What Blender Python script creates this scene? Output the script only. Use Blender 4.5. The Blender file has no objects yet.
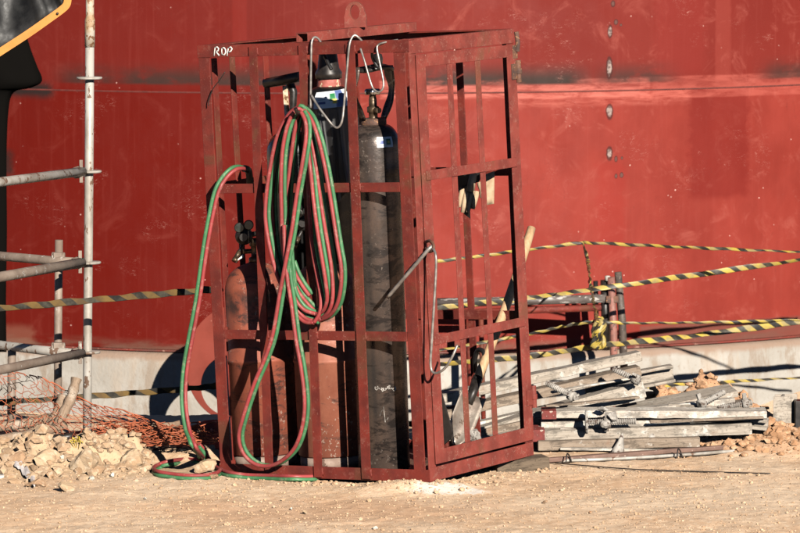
import bpy, bmesh, math, random
import numpy as np
from mathutils import Vector, Matrix, noise as mnoise

random.seed(7)
rng = np.random.default_rng(7)
S = bpy.context.scene
COL = S.collection

# ------------------------------------------------------------------ camera
F = 4444.0            # focal length in photo pixels (200 mm lens)
PITCH = math.radians(5.546)
HC = 2.858
cp, sp = math.cos(PITCH), math.sin(PITCH)

def ray(px, py):
    u, v = (px - 400) / F, -(py - 266.5) / F
    return Vector((u, cp + v * sp, v * cp - sp))
def at(px, py, Y):
    "world point seen at photo pixel (px,py) at distance Y"
    r = ray(px, py)
    t = Y / r.y
    return Vector((r.x * t, Y, HC + r.z * t))
def gnd(px, py, z=0.0):
    r = ray(px, py)
    t = (z - HC) / r.z
    return Vector((r.x * t, r.y * t, z))

cam_d = bpy.data.cameras.new('camera')
cam = bpy.data.objects.new('camera', cam_d)
COL.objects.link(cam)
cam.location = (0, 0, HC)
cam.rotation_euler = (math.pi / 2 - PITCH, 0, 0)
cam_d.sensor_width = 36
cam_d.lens = F * 36 / 800
cam_d.clip_end = 3000
cam_d.dof.use_dof = True
cam_d.dof.focus_distance = 19.6
cam_d.dof.aperture_fstop = 11
S.camera = cam

# ------------------------------------------------------------------ light
SUN_AZ, SUN_EL = math.radians(19), math.radians(22)
to_sun = Vector((math.sin(SUN_AZ) * math.cos(SUN_EL), -math.cos(SUN_AZ) * math.cos(SUN_EL), math.sin(SUN_EL)))
sd = bpy.data.lights.new('sun', 'SUN')
sd.energy = 5.0
sd.angle = math.radians(0.5)
sd.color = (1.0, 0.93, 0.83)
so = bpy.data.objects.new('sun', sd)
COL.objects.link(so)
so.rotation_euler = to_sun.to_track_quat('Z', 'Y').to_euler()
W = bpy.data.worlds.new('World')
S.world = W
W.use_nodes = True
wn = W.node_tree
wn.nodes.clear()
sky = wn.nodes.new('ShaderNodeTexSky')
sky.sky_type = 'NISHITA'
sky.sun_disc = False
sky.altitude = 1800
sky.air_density = .35
sky.dust_density = .1
sky.sun_elevation = SUN_EL
sky.sun_rotation = math.atan2(to_sun.x, to_sun.y)
bg = wn.nodes.new('ShaderNodeBackground')
bg.inputs[1].default_value = 0.05
wo = wn.nodes.new('ShaderNodeOutputWorld')
wn.links.new(sky.outputs[0], bg.inputs[0])
wn.links.new(bg.outputs[0], wo.inputs[0])
S.view_settings.view_transform = 'Standard'
S.view_settings.look = 'None'
S.view_settings.exposure = 0.74
S.view_settings.gamma = 1.0
S.cycles.diffuse_bounces = 0
S.view_settings.use_curve_mapping = False

# ------------------------------------------------------------------ node helper
class NT:
    def __init__(s, name):
        s.m = bpy.data.materials.new(name)
        s.m.use_nodes = True
        s.t = s.m.node_tree
        s.t.nodes.clear()
        s.out = s.t.nodes.new('ShaderNodeOutputMaterial')
        s.p = s.t.nodes.new('ShaderNodeBsdfPrincipled')
        s.t.links.new(s.p.outputs[0], s.out.inputs[0])
    def new(s, t): return s.t.nodes.new(t)
    def set(s, inp, v):
        if isinstance(v, bpy.types.NodeSocket): s.t.links.new(v, inp)
        else:
            if hasattr(inp.default_value, '__len__') and hasattr(v, '__len__') and len(v) == 3 and len(inp.default_value) == 4: v = (*v, 1)
            inp.default_value = v
    def math(s, op, a, b=0.0, clamp=False):
        n = s.new('ShaderNodeMath'); n.operation = op; n.use_clamp = clamp
        s.set(n.inputs[0], a); s.set(n.inputs[1], b)
        return n.outputs[0]
    def mul(s, a, b): return s.math('MULTIPLY', a, b)
    def add(s, a, b): return s.math('ADD', a, b)
    def sub(s, a, b): return s.math('SUBTRACT', a, b)
    def mx(s, a, b): return s.math('MAXIMUM', a, b)
    def ss(s, x, a, b, lo=0.0, hi=1.0):
        n = s.new('ShaderNodeMapRange'); n.interpolation_type = 'SMOOTHSTEP'
        s.set(n.inputs[0], x); n.inputs[1].default_value = a; n.inputs[2].default_value = b
        n.inputs[3].default_value = lo; n.inputs[4].default_value = hi
        return n.outputs[0]
    def mix(s, f, a, b, mode='MIX'):
        n = s.new('ShaderNodeMix'); n.data_type = 'RGBA'; n.blend_type = mode
        s.set(n.inputs[0], f); s.set(n.inputs[6], a); s.set(n.inputs[7], b)
        return n.outputs[2]
    def coord(s, kind='Object', scale=(1, 1, 1), loc=(0, 0, 0)):
        n = s.new('ShaderNodeTexCoord')
        m = s.new('ShaderNodeMapping')
        m.inputs['Scale'].default_value = scale
        m.inputs['Location'].default_value = loc
        s.t.links.new(n.outputs[kind], m.inputs[0])
        return m.outputs[0]
    def noise(s, vec, scale, detail=4, rough=.55, dist=0.0):
        n = s.new('ShaderNodeTexNoise')
        s.set(n.inputs['Vector'], vec)
        n.inputs['Scale'].default_value = scale; n.inputs['Detail'].default_value = detail
        n.inputs['Roughness'].default_value = rough; n.inputs['Distortion'].default_value = dist
        return n.outputs[0]
    def voro(s, vec, scale, feature='F1'):
        n = s.new('ShaderNodeTexVoronoi'); n.feature = feature
        s.set(n.inputs['Vector'], vec); n.inputs['Scale'].default_value = scale
        return n.outputs[0]
    def xyz(s, vec):
        n = s.new('ShaderNodeSeparateXYZ'); s.set(n.inputs[0], vec)
        return n.outputs[0], n.outputs[1], n.outputs[2]
    def bump(s, h, strength=.3, dist=.01):
        n = s.new('ShaderNodeBump'); n.inputs['Strength'].default_value = strength; n.inputs['Distance'].default_value = dist
        s.set(n.inputs['Height'], h)
        s.t.links.new(n.outputs[0], s.p.inputs['Normal'])
    def fin(s, col=None, rough=None, metal=None, spec=None):
        if col is not None: s.set(s.p.inputs['Base Color'], col)
        if rough is not None: s.set(s.p.inputs['Roughness'], rough)
        if metal is not None: s.set(s.p.inputs['Metallic'], metal)
        if spec is not None: s.set(s.p.inputs['Specular IOR Level'], spec)
        return s.m

def worn(name, c1, c2, chip=None, rust=None, chip_at=.66, sc=6, chip_sc=40, rough=(.45, .75), bump=.25, stretch=(1, 1, 1), metal=0.0, dust=None, dust_at=.58, spec=.5):
    n = NT(name)
    v = n.coord('Object', stretch)
    a = n.noise(v, sc, 6, .6)
    col = n.mix(n.ss(a, .35, .65), c1, c2)
    h = n.noise(v, chip_sc * 1.3, 5, .65)
    if rust is not None:
        rn = n.noise(v, 2.6, 7, .68, .6)
        col = n.mix(n.mul(n.ss(rn, .54, .64), .7), col, rust)
    if dust is not None:
        d = n.noise(v, sc * 3.3, 8, .75)
        col = n.mix(n.mul(n.ss(d, dust_at, dust_at + .12), .75), col, dust)
    if chip is not None:
        k = n.noise(v, chip_sc, 4, .6)
        k = n.add(n.mul(k, .7), n.mul(n.noise(v, sc * 1.7, 3), .3))
        cm = n.ss(k, chip_at, chip_at + .03)
        col = n.mix(cm, col, chip)
        h = n.sub(h, n.mul(cm, .5))
    r = n.ss(n.noise(v, sc * 2.2, 5), .3, .7, rough[0], rough[1])
    n.bump(h, bump, .004)
    return n.fin(col, r, metal, spec)

def plain(name, c, rough=.6, metal=0.0, var=.25, sc=30, bump=.1):
    n = NT(name)
    v = n.coord('Object')
    a = n.noise(v, sc, 5)
    col = n.mix(n.ss(a, .3, .7), tuple(x * (1 - var) for x in c), tuple(min(1, x * (1 + var)) for x in c))
    n.bump(a, bump, .003)
    return n.fin(col, rough, metal)

# ------------------------------------------------------------------ mesh helper
class MB:
    def __init__(s): s.v = []; s.f = []; s.uv = []; s.sm = []
    def addv(s, pts, uvs=None):
        o = len(s.v)
        s.v += [tuple(p) for p in pts]
        s.uv += list(uvs) if uvs is not None else [(0, 0)] * len(pts)
        return o
    def addf(s, fs, smooth=False):
        s.f += fs; s.sm += [smooth] * len(fs)
    def box(s, lo, hi, M=None):
        x0, y0, z0 = lo; x1, y1, z1 = hi
        p = [Vector(q) for q in ((x0, y0, z0), (x1, y0, z0), (x1, y1, z0), (x0, y1, z0), (x0, y0, z1), (x1, y0, z1), (x1, y1, z1), (x0, y1, z1))]
        if M is not None: p = [M @ q for q in p]
        o = s.addv(p)
        s.addf([tuple(o + i for i in f) for f in ((0, 3, 2, 1), (4, 5, 6, 7), (0, 1, 5, 4), (1, 2, 6, 5), (2, 3, 7, 6), (3, 0, 4, 7))])
        return s
    def prism(s, poly, A, B, ax, bx):
        "polygon in (ax,bx) coordinates swept from A to B"
        A, B, ax, bx = Vector(A), Vector(B), Vector(ax), Vector(bx)
        n = len(poly)
        o = s.addv([A + ax * p[0] + bx * p[1] for p in poly] + [B + ax * p[0] + bx * p[1] for p in poly])
        s.addf([(o + i, o + (i + 1) % n, o + n + (i + 1) % n, o + n + i) for i in range(n)])
        s.addf([tuple(o + i for i in range(n))[::-1], tuple(o + n + i for i in range(n))])
        return s
    def angle(s, A, B, a, b, la, lb, t):
        return s.prism([(0, 0), (la, 0), (la, t), (t, t), (t, lb), (0, lb)], A, B, a, b)
    def tube(s, pts, r, n=8, closed=False, cap=True, flat=None, twist=None, uvlen=False):
        P = [Vector(p) for p in pts]
        m = len(P)
        rr = r if hasattr(r, '__len__') else [r] * m
        T = []
        for i in range(m):
            if closed: d = P[(i + 1) % m] - P[i - 1]
            else: d = P[min(i + 1, m - 1)] - P[max(i - 1, 0)]
            T.append(d.normalized() if d.length > 1e-9 else Vector((0, 0, 1)))
        up = Vector((0, 0, 1)) if abs(T[0].z) < .9 else Vector((0, 1, 0))
        N = (up - T[0] * up.dot(T[0])).normalized()
        L = 0; o = None; first = len(s.v)
        for i in range(m):
            if i: L += (P[i] - P[i - 1]).length
            N = (N - T[i] * N.dot(T[i]))
            N = N.normalized() if N.length > 1e-6 else T[i].orthogonal().normalized()
            B = T[i].cross(N)
            N2, B2 = N, B
            if twist is not None:
                c, sn = math.cos(twist[i]), math.sin(twist[i])
                N2, B2 = N * c + B * sn, B * c - N * sn
            fl = flat if flat is not None else 1.0
            k = n + 1 if uvlen else n
            s.addv([P[i] + N2 * (math.cos(2 * math.pi * j / n) * rr[i]) + B2 * (math.sin(2 * math.pi * j / n) * rr[i] * fl) for j in range(k)],
                   [(L, j / n) for j in range(k)])
        k = n + 1 if uvlen else n
        for i in range(m if closed else m - 1):
            a, b = first + i * k, first + ((i + 1) % m) * k
            if uvlen: s.addf([(a + j, a + j + 1, b + j + 1, b + j) for j in range(n)], True)
            else: s.addf([(a + j, a + (j + 1) % n, b + (j + 1) % n, b + j) for j in range(n)], True)
        if cap and not closed:
            s.addf([tuple(first + j for j in range(n))[::-1], tuple(first + (m - 1) * k + j for j in range(n))])
        return s
    def lathe(s, prof, n=40, M=None, wob=None, cap=True, a0=0, a1=2 * math.pi):
        full = abs(a1 - a0 - 2 * math.pi) < 1e-6
        k = n if full else n + 1
        first = len(s.v)
        for i, (r, z) in enumerate(prof):
            pts, uvs = [], []
            for j in range(k):
                a = a0 + (a1 - a0) * j / n
                q = r * (1 + (wob(a, z) if wob else 0))
                p = Vector((q * math.cos(a), q * math.sin(a), z))
                pts.append(M @ p if M is not None else p); uvs.append((j / n, i / max(1, len(prof) - 1)))
            s.addv(pts, uvs)
        for i in range(len(prof) - 1):
            a, b = first + i * k, first + (i + 1) * k
            s.addf([(a + j, a + (j + 1) % k, b + (j + 1) % k, b + j) for j in range(n)], True)
        if cap and full:
            s.addf([tuple(first + j for j in range(n))[::-1], tuple(first + (len(prof) - 1) * k + j for j in range(n))])
        return s
    def ring(s, outer, inner, t, M):
        "plate with a hole: matching outlines in xz, thickness t along y"
        n = len(outer)
        o = s.addv([M @ Vector((p[0], y, p[1])) for y in (-t / 2, t / 2) for lp in (outer, inner) for p in lp])
        fs = []
        for i in range(n):
            j = (i + 1) % n
            fs += [(o + i, o + j, o + n + j, o + n + i), (o + 2 * n + j, o + 2 * n + i, o + 3 * n + i, o + 3 * n + j),
                   (o + j, o + i, o + 2 * n + i, o + 2 * n + j), (o + n + i, o + n + j, o + 3 * n + j, o + 3 * n + i)]
        s.addf(fs)
        return s
    def sheet(s, grid, uv=None):
        h, w = len(grid), len(grid[0])
        o = s.addv([p for row in grid for p in row], [(j / (w - 1), i / (h - 1)) for i in range(h) for j in range(w)])
        s.addf([(o + i * w + j, o + i * w + j + 1, o + (i + 1) * w + j + 1, o + (i + 1) * w + j) for i in range(h - 1) for j in range(w - 1)], True)
        return s
    def build(s, name, mat, parent=None, bevel=0, origin=True, recalc=False, solid=0):
        me = bpy.data.meshes.new(name)
        V = s.v
        loc = None
        if parent is None and origin:
            a = np.array(V)
            loc = Vector(((a[:, 0].min() + a[:, 0].max()) / 2, (a[:, 1].min() + a[:, 1].max()) / 2, a[:, 2].min()))
            V = [tuple(q) for q in (a - np.array(loc))]
        me.from_pydata(V, [], s.f)
        me.polygons.foreach_set('use_smooth', s.sm)
        ul = me.uv_layers.new(name='UVMap')
        li = np.empty(len(me.loops), dtype=np.int32)
        me.loops.foreach_get('vertex_index', li)
        ul.data.foreach_set('uv', np.array(s.uv, dtype=np.float32)[li].ravel())
        if recalc:
            b = bmesh.new(); b.from_mesh(me)
            bmesh.ops.recalc_face_normals(b, faces=b.faces)
            b.to_mesh(me); b.free()
        if mat is not None: me.materials.append(mat)
        o = bpy.data.objects.new(name, me)
        COL.objects.link(o)
        if parent is not None: o.parent = parent
        if loc is not None: o.location = loc
        if solid:
            m = o.modifiers.new('thickness', 'SOLIDIFY'); m.thickness = solid; m.offset = 0
        if bevel:
            m = o.modifiers.new('edge', 'BEVEL'); m.width = bevel; m.segments = 2; m.limit_method = 'ANGLE'; m.angle_limit = math.radians(40)
        return o

def tag(o, label=None, cat=None, group=None, kind=None):
    if label: o['label'] = label
    if cat: o['category'] = cat
    if group: o['group'] = group
    if kind or cat: o['kind'] = kind or 'thing'
    return o
def empty(name, M, label, cat, group=None):
    o = bpy.data.objects.new(name, None)
    o.empty_display_size = .1
    COL.objects.link(o)
    o.matrix_world = M if isinstance(M, Matrix) else Matrix.Translation(M)
    return tag(o, label, cat, group)

def smooth(pts, k=6, closed=False):
    "Catmull-Rom through the points"
    P = [Vector(p) for p in pts]
    n = len(P); out = []
    for i in range(n if closed else n - 1):
        if closed: a, b, c, d = P[i - 1], P[i], P[(i + 1) % n], P[(i + 2) % n]
        else: a, b, c, d = P[max(i - 1, 0)], P[i], P[i + 1], P[min(i + 2, n - 1)]
        for j in range(k):
            t = j / k
            out.append(.5 * ((2 * b) + (c - a) * t + (2 * a - 5 * b + 4 * c - d) * t * t + (3 * b - a - 3 * c + d) * t ** 3))
    if not closed: out.append(P[-1])
    return out

def fbm(x, y, z=0, o=4):
    return mnoise.fractal(Vector((x, y, z)), 1.0, 2.0, o)

# rock base shapes
def ico(sub):
    b = bmesh.new()
    bmesh.ops.create_icosphere(b, subdivisions=sub, radius=1)
    v = np.array([q.co[:] for q in b.verts]); f = [tuple(q.index for q in p.verts) for p in b.faces]
    b.free()
    return v, f
ICO = {k: ico(k) for k in (1, 2, 3)}
def rock(mb, c, size, sub=2, seed=None):
    V, Fc = ICO[sub]
    r = np.random.default_rng(seed if seed is not None else rng.integers(1 << 30))
    V = V.copy()
    if sub == 1:
        V *= r.uniform(.7, 1.15, (len(V), 1))
    else:
        for k in range(14):                      # chop planes: broken faces
            d = r.normal(size=3); d /= np.linalg.norm(d)
            h = r.uniform(.42, .8)
            e = V @ d - h
            V -= np.outer(np.maximum(e, 0), d)
        V += r.normal(size=V.shape) * .018
    if sub == 3:
        q = r.uniform(0, 50, 3)
        V = np.array([v * (1 + .10 * mnoise.fractal(Vector(v * 2.3 + q), 1.0, 2.0, 4)) for v in V])
    V *= np.array(size)
    a = r.uniform(0, 6.28)
    R = np.array([[math.cos(a), -math.sin(a), 0], [math.sin(a), math.cos(a), 0], [0, 0, 1]])
    V = V @ R.T + np.array(c)
    o = mb.addv(V)
    mb.addf([tuple(o + i for i in f) for f in Fc])
    return mb

# ------------------------------------------------------------------ cage frame
CW, CD, CH = 1.111, .889, 1.93
yaw, tp, tr = -.561, .015, -.049
CM = Matrix.Translation((.131, 19.252, .044)) @ Matrix.Rotation(yaw, 4, 'Z') @ Matrix.Rotation(tp, 4, 'X') @ Matrix.Rotation(tr, 4, 'Y')
CI = CM.inverted()
def cy(px, py, ly):
    "cage-local point on the plane local y = ly seen at the pixel"
    o = CI @ Vector((0, 0, HC)); d = CI.to_3x3() @ ray(px, py)
    return o + d * ((ly - o.y) / d.y)
def cx(px, py, lx):
    o = CI @ Vector((0, 0, HC)); d = CI.to_3x3() @ ray(px, py)
    return o + d * ((lx - o.x) / d.x)
def cw(px, py, ly): return CM @ cy(px, py, ly)

# ------------------------------------------------------------------ ground height
TANK = Vector((-.3, 30.8)); TR = 4.6
def sstep(a, b, x):
    t = min(1, max(0, (x - a) / (b - a))); return t * t * (3 - 2 * t)
def bumpf(x, y, cx_, cy_, sx, sy): return math.exp(-((x - cx_) / sx) ** 2 - ((y - cy_) / sy) ** 2)
FLc = CM @ Vector((-CW, 0, 0)); FRc = CM @ Vector((0, 0, 0)); BRc = CM @ Vector((0, CD, 0))
def gh(x, y):
    z = 0.012 * fbm(x * 1.1, y * 1.1) + .0065 * fbm(x * 5, y * 4, 3) + .0045 * fbm(x * 24, y * 24, 5, 3)
    z += .045 * bumpf(x, y, FRc.x - .05, FRc.y + .06, .27, .13)
    # rubble heap on the left
    m = (.115 * bumpf(x, y, -1.45, 20.0, .30, .15) + .065 * bumpf(x, y, -1.85, 19.95, .3, .18) + .07 * bumpf(x, y, -1.22, 20.12, .14, .10))
    m *= 1 - sstep(-1.18, -1.12, x)
    z += m * (1 + .9 * fbm(x * 5, y * 5, 9) + .5 * fbm(x * 14, y * 14, 4))
    z += .06 * sstep(20.0, 20.4, y) * (1 - sstep(-.9, -.6, x))
    # spoil at the right under the end of the pile
    z += .10 * bumpf(x, y, 1.72, 20.75, .25, .2) * (1 + .5 * fbm(x * 7, y * 7, 4)) + .06 * bumpf(x, y, 2.0, 20.5, .3, .15)
    z += .24 * bumpf(x, y, 1.42, 21.3, .36, .2) * (1 + .45 * fbm(x * 7, y * 7, 14))
    z -= .66 * sstep(20.9, 25.8, y)
    return z

# ------------------------------------------------------------------ materials
RED = worn('cage_red_oxide', (.19, .028, .018), (.11, .019, .014), chip=(.27, .11, .08), chip_at=.615, sc=7, chip_sc=130, rough=(.5, .8), bump=.3, dust=(.21, .065, .047), dust_at=.54, rust=(.115, .043, .022), spec=.3)
REDD = worn('cage_door_paint', (.25, .050, .036), (.165, .034, .025), chip=(.33, .16, .12), chip_at=.61, sc=9, chip_sc=140, rough=(.5, .8), bump=.3, dust=(.26, .095, .07), dust_at=.53, rust=(.15, .060, .034), spec=.3)
RUST = worn('rusty_steel', (.16, .07, .04), (.06, .035, .028), chip=(.35, .17, .08), chip_at=.58, sc=20, chip_sc=80, rough=(.6, .9), bump=.5)
GALV = worn('galvanised_tube', (.46, .43, .385), (.26, .225, .185), chip=(.15, .09, .06), chip_at=.565, sc=8, chip_sc=30, rough=(.4, .65), bump=.2, metal=.15, stretch=(1, 1, .5))
GALVD = worn('dirty_tube', (.27, .21, .165), (.17, .125, .095), chip=(.36, .32, .28), chip_at=.60, sc=9, chip_sc=30, rough=(.5, .75), bump=.3)
RUSTP = worn('rusty_sleeve', (.48, .42, .34), (.34, .22, .12), chip=(.20, .10, .05), chip_at=.55, sc=18, chip_sc=40, rough=(.5, .8))
BLK = plain('black_rubber', (.012, .011, .011), .5, 0, .4)
BLKM = plain('black_metal', (.022, .018, .016), .42, .2, .5, 40)
CHR = plain('chrome', (.6, .6, .6), .18, 1.0, .1)
BRS = plain('dull_brass', (.10, .068, .042), .42, .6, .5)
WIRE = plain('steel_wire', (.30, .275, .25), .42, .6, .35)
WOODH = worn('shovel_handle_wood', (.52, .34, .19), (.42, .26, .14), sc=10, stretch=(8, 8, 1), rough=(.5, .7), bump=.15)
HRED = worn('red_hose_rubber', (.33, .046, .046), (.23, .036, .034), sc=9, rough=(.45, .7), bump=.1, dust=(.36, .15, .12), dust_at=.52)
HGRN = worn('green_hose_rubber', (.055, .19, .075), (.04, .135, .055), sc=9, rough=(.45, .7), bump=.1, dust=(.21, .25, .15), dust_at=.52)
CHALK = plain('chalk', (.42, .38, .34), .9, 0, .5, 60)
WHITE = plain('white_paint', (.74, .70, .64), .6, 0, .15)

def grey_timber(name, a, b, splash=(.66, .62, .56), at_=.55):
    n = NT(name)
    v = n.coord('Object'); vs = n.coord('Object', (1.2, 16, 16))
    g = n.noise(vs, 5, 7, .7, .6)
    col = n.mix(n.ss(g, .32, .68), a, b)
    col = n.mix(n.ss(n.noise(n.coord('Object', (1, 26, 26)), 7, 4, .6), .60, .68), col, tuple(x * .35 for x in a))
    sp_ = n.noise(v, 7, 8, .72)
    col = n.mix(n.mul(n.ss(sp_, at_, at_ + .10), .85), col, splash)
    st = n.noise(v, 4.3, 5, .6)
    col = n.mix(n.mul(n.ss(st, .58, .68), .5), col, (.21, .10, .055))
    gr = n.noise(n.coord('Object', (1.0, 3, 3), (4, 1, 2)), 6, 8, .74, .4)
    col = n.mix(n.mul(n.ss(gr, .50, .62), .72), col, tuple(x * .26 for x in a))
    fk = n.noise(v, 55, 4, .7)
    col = n.mix(n.mul(n.ss(fk, .56, .64), .6), col, tuple(x * .3 for x in a))
    n.bump(n.add(g, n.mul(sp_, .8)), .6, .007)
    return n.fin(col, .85, 0, .3)
TIM1 = grey_timber('weathered_grey_beam', (.44, .385, .32), (.31, .26, .21))
TIM2 = grey_timber('brown_grey_beam', (.33, .26, .20), (.22, .165, .12), at_=.57)
TIM3 = grey_timber('pale_splashed_beam', (.56, .50, .43), (.40, .34, .28), (.72, .68, .61), .50)
TIM4 = grey_timber('old_block_timber', (.17, .125, .085), (.11, .08, .055), (.25, .2, .15), .62)
LOG = grey_timber('bark_log', (.33, .24, .17), (.22, .15, .10), (.46, .38, .3), .58)
CEM = worn('cement_crust', (.42, .39, .35), (.22, .195, .17), chip=(.10, .07, .055), chip_at=.57, sc=18, chip_sc=60, rough=(.8, .95), bump=.7)
REDTIP = worn('red_painted_end', (.21, .032, .025), (.13, .025, .02), chip=(.42, .33, .27), chip_at=.57, sc=18, chip_sc=40, rough=(.6, .8))

def mat_ground():
    n = NT('orange_dirt')
    v = n.coord('Object')
    vs = n.coord('Object', (1, .6, 1))
    a = n.noise(vs, 2.1, 9, .68)
    col = n.mix(n.ss(a, .36, .64), (.72, .475, .295), (.83, .615, .425))
    b = n.noise(v, 34, 6, .7)
    col = n.mix(n.mul(n.ss(b, .5, .66), .75), col, (.86, .68, .50))
    c = n.noise(v, 75, 4, .6)
    col = n.mix(n.mul(n.ss(c, .56, .66), .7), col, (.50, .30, .18))
    # reddish worn patch and the white lime spill
    x, y, z = n.xyz(v)
    def blob(cx_, cy_, sx, sy, wob=.8, thr=(.9, .4)):
        dx = n.math('POWER', n.math('ABSOLUTE', n.mul(n.sub(x, cx_), 1 / sx)), 2.0)
        dy = n.math('POWER', n.math('ABSOLUTE', n.mul(n.sub(y, cy_), 1 / sy)), 2.0)
        d = n.add(n.add(dx, dy), n.mul(n.sub(n.noise(v, 14, 5, .7), .5), wob * 2))
        return n.ss(d, thr[0], thr[1])
    g = gnd(330, 510)
    col = n.mix(n.mul(blob(g.x, g.y, .9, .45, 1.3, (1.1, .0)), .6), col, (.64, .39, .24))
    col = n.mix(n.mul(blob(1.5, 21.25, .6, .4, .8, (1.3, .5)), .85), col, (.46, .235, .125))
    col = n.mix(n.mul(blob(1.8, 20.65, .42, .3, 1.0, (1.2, .4)), .7), col, (.54, .31, .18))
    g = gnd(448, 493)
    col = n.mix(n.mul(blob(g.x, g.y, .2, .09, 1.6), .85), col, (.80, .74, .66))
    g = gnd(720, 500)
    col = n.mix(n.mul(blob(g.x, g.y, .9, .5, 1.2, (1.1, .0)), .5), col, (.84, .66, .48))
    col = n.mix(n.mul(blob(-1.55, 19.95, .7, .34, 1.0, (1.3, .4)), .85), col, (.50, .345, .21))
    h = n.add(n.mul(b, .8), n.mul(n.noise(v, 140, 4, .6), .35))
    n.bump(h, .6, .008)
    return n.fin(col, .95, 0, .1)
GROUND = mat_ground()
def stone(name, a, b, c):
    n = NT(name)
    v = n.coord('Object')
    k = n.noise(v, 9, 6, .6)
    col = n.mix(n.ss(k, .35, .65), a, b)
    k2 = n.noise(v, 26, 6, .7)
    col = n.mix(n.mul(n.ss(k2, .5, .64), .7), col, c)
    n.bump(n.noise(v, 60, 5, .65), .6, .006)
    return n.fin(col, .9, 0, .2)
ROCKP = stone('pale_limestone', (.50, .365, .235), (.39, .255, .15), (.60, .48, .35))
ROCKO = stone('orange_clod', (.50, .285, .16), (.37, .195, .10), (.62, .42, .27))
ROCKT = stone('tan_gravel', (.62, .415, .26), (.47, .295, .175), (.76, .57, .40))
ROCKH = stone('heap_rubble', (.48, .335, .215), (.36, .225, .13), (.60, .47, .34))
ROCKW = stone('white_stone', (.66, .60, .52), (.56, .48, .38), (.72, .67, .60))
ROCKB = stone('brown_stone', (.42, .27, .16), (.34, .2, .12), (.5, .36, .24))

def mat_concrete():
    n = NT('footing_concrete')
    v = n.coord('Object')
    x, y, z = n.xyz(v)
    a = n.noise(v, 2.3, 7, .62)
    col = n.mix(n.ss(a, .36, .64), (.40, .375, .34), (.31, .285, .25))
    b = n.noise(n.coord('Object', (1, 1, .35)), 9, 6, .7)
    col = n.mix(n.mul(n.ss(b, .49, .64), .8), col, (.25, .195, .15))
    col = n.mix(n.mul(n.ss(n.noise(n.coord('Object', (1, 1, .25)), 3.1, 6, .65), .5, .68), .55), col, (.36, .27, .195))
    col = n.mix(n.mul(n.ss(n.noise(v, 60, 3), .62, .7), .5), col, (.26, .21, .17))
    zt = n.add(z, n.mul(n.sub(n.noise(v, 7, 5), .5), .06))
    col = n.mix(n.mul(n.ss(zt, TANK_Z0 - .075, TANK_Z0 - .04), .85), col, (.27, .18, .13))     # rust washed along the ledge
    col = n.mix(n.mul(n.ss(zt, TANK_Z0 - .40, TANK_Z0 - .50), .7), col, (.42, .28, .18))          # dirt splashed at the foot
    n.bump(n.add(b, n.noise(v, 45, 6)), .45, .008)
    return n.fin(col, .88, 0, .2)

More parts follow.
